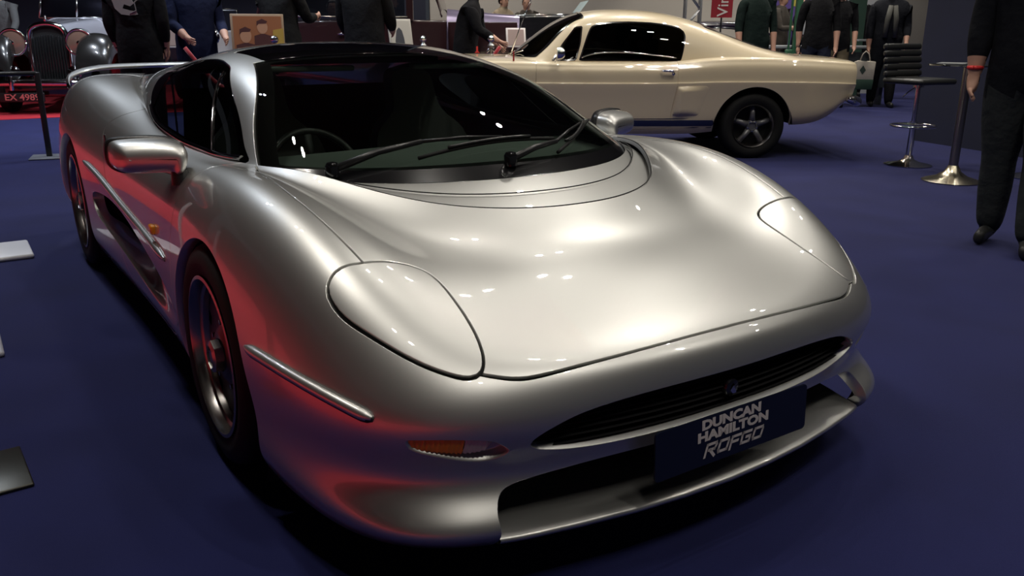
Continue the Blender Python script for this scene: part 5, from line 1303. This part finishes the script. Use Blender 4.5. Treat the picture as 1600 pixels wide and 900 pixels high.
for (x, y, lab, colr) in ((-9.6, 13.4, 'purple banner with a yellow emblem beyond the brown jacketed man', (.10, .06, .25)), (-9.3, 14.6, 'dark purple banner behind the bald man', (.05, .035, .13))):
    pb = thing('banner', lab, 'banner', (x, y, 0), math.radians(-54))
    box('cloth', (0, 0, 1.75), (.02, .8, 1.9), mat('purple_%d' % int(colr[0] * 100), colr, .7), pb); box('foot', (0, 0, .02), (.3, .6, .04), post_black, pb, bev=.01); box('pole', (-.03, 0, .5), (.03, .03, 1.0), post_black, pb)
    if colr[0] > .08: put('emblem', lathe_me('emblem', [(0, .013), (.07, .013), (.07, .011)], 16, 'x'), mat('emblem_yellow', (.45, .40, .08), .6), pb, loc=(0, .0, 1.80))

# silver open car and a sales counter far behind the poster
rd = thing('vintage_roadster', 'silver vintage roadster partly hidden behind the navy jacket', 'car', (-12.8, 2.35, 0), math.radians(-24))
loft('body', [side_row(-1.9, .45, .5, .9), side_row(-1.3, .66, .42, 1.12), side_row(-.3, .70, .42, 1.18), side_row(.8, .58, .45, 1.22), side_row(1.7, .42, .5, 1.15)], vs_silver, rd)
for a, c in (((.0, -.58, 1.18), (-.12, -.55, 1.55)), ((.0, .58, 1.18), (-.12, .55, 1.55)), ((-.12, -.55, 1.55), (-.12, .55, 1.55))):
    put('windscreen_bar', tube_mesh('windscreen_bar', [a, c], .016), chrome, rd)
for s in (-1, 1):
    for x in (-1.3, 1.25):
        put('tyre', lathe_me('rdtyre', [(.20, .07), (.33, .08), (.36, .05), (.36, -.05), (.33, -.08), (.20, -.07), (0, -.06)], 28, 'y', False), rubber, rd, loc=(x, s * .68, .36))
    loft('wing', [[(1.75, s * .45, .5), (1.75, s * .62, .62), (1.75, s * .82, .45)], [(1.3, s * .42, .75), (1.3, s * .64, .92), (1.3, s * .84, .75)], [(.8, s * .45, .6), (.8, s * .66, .75), (.8, s * .84, .55)], [(.3, s * .55, .4), (.3, s * .68, .45), (.3, s * .82, .38)]], vs_silver, rd)
    put('headlamp', lathe_me('rdlamp', [(0, -.16), (.09, -.10), (.13, 0), (.08, .03), (0, .045)], 24, 'x', False), chrome, rd, loc=(1.55, s * .36, 1.12))
ct = thing('sales_counter', 'dark sales counter with small goods far behind the sepia poster', 'counter', (-14.7, 4.6, 0), math.radians(-30))
box('front', (0, 0, .55), (.6, 1.6, 1.1), mat('counter_dark', (.03, .03, .035), .6), ct, bev=.01); box('top', (0, 0, 1.12), (.7, 1.7, .04), mat('counter_top', (.20, .20, .21), .4), ct, bev=.01)
for k, (dx, dy, sz, cl, nm) in enumerate(((.1, -.5, (.2, .26, .22), (.60, .57, .52), 'white goods box at the near end of the sales counter'), (0, -.1, (.2, .30, .30), (.55, .16, .05), 'orange goods box in the middle of the sales counter'), (.1, .3, (.22, .24, .18), (.10, .14, .22), 'slate blue goods box on the sales counter'))):
    ca, sa = math.cos(math.radians(-30)), math.sin(math.radians(-30))
    o = box('goods_box', (0, 0, sz[2] / 2), sz, mat('goods_%d' % k, cl, .5), None, bev=.006); o.location = (-14.7 + dx * ca - dy * sa, 4.6 + dx * sa + dy * ca, 1.141); o.rotation_euler = (0, 0, math.radians(-30)); tag(o, nm, 'box', 'goods boxes on the sales counter')
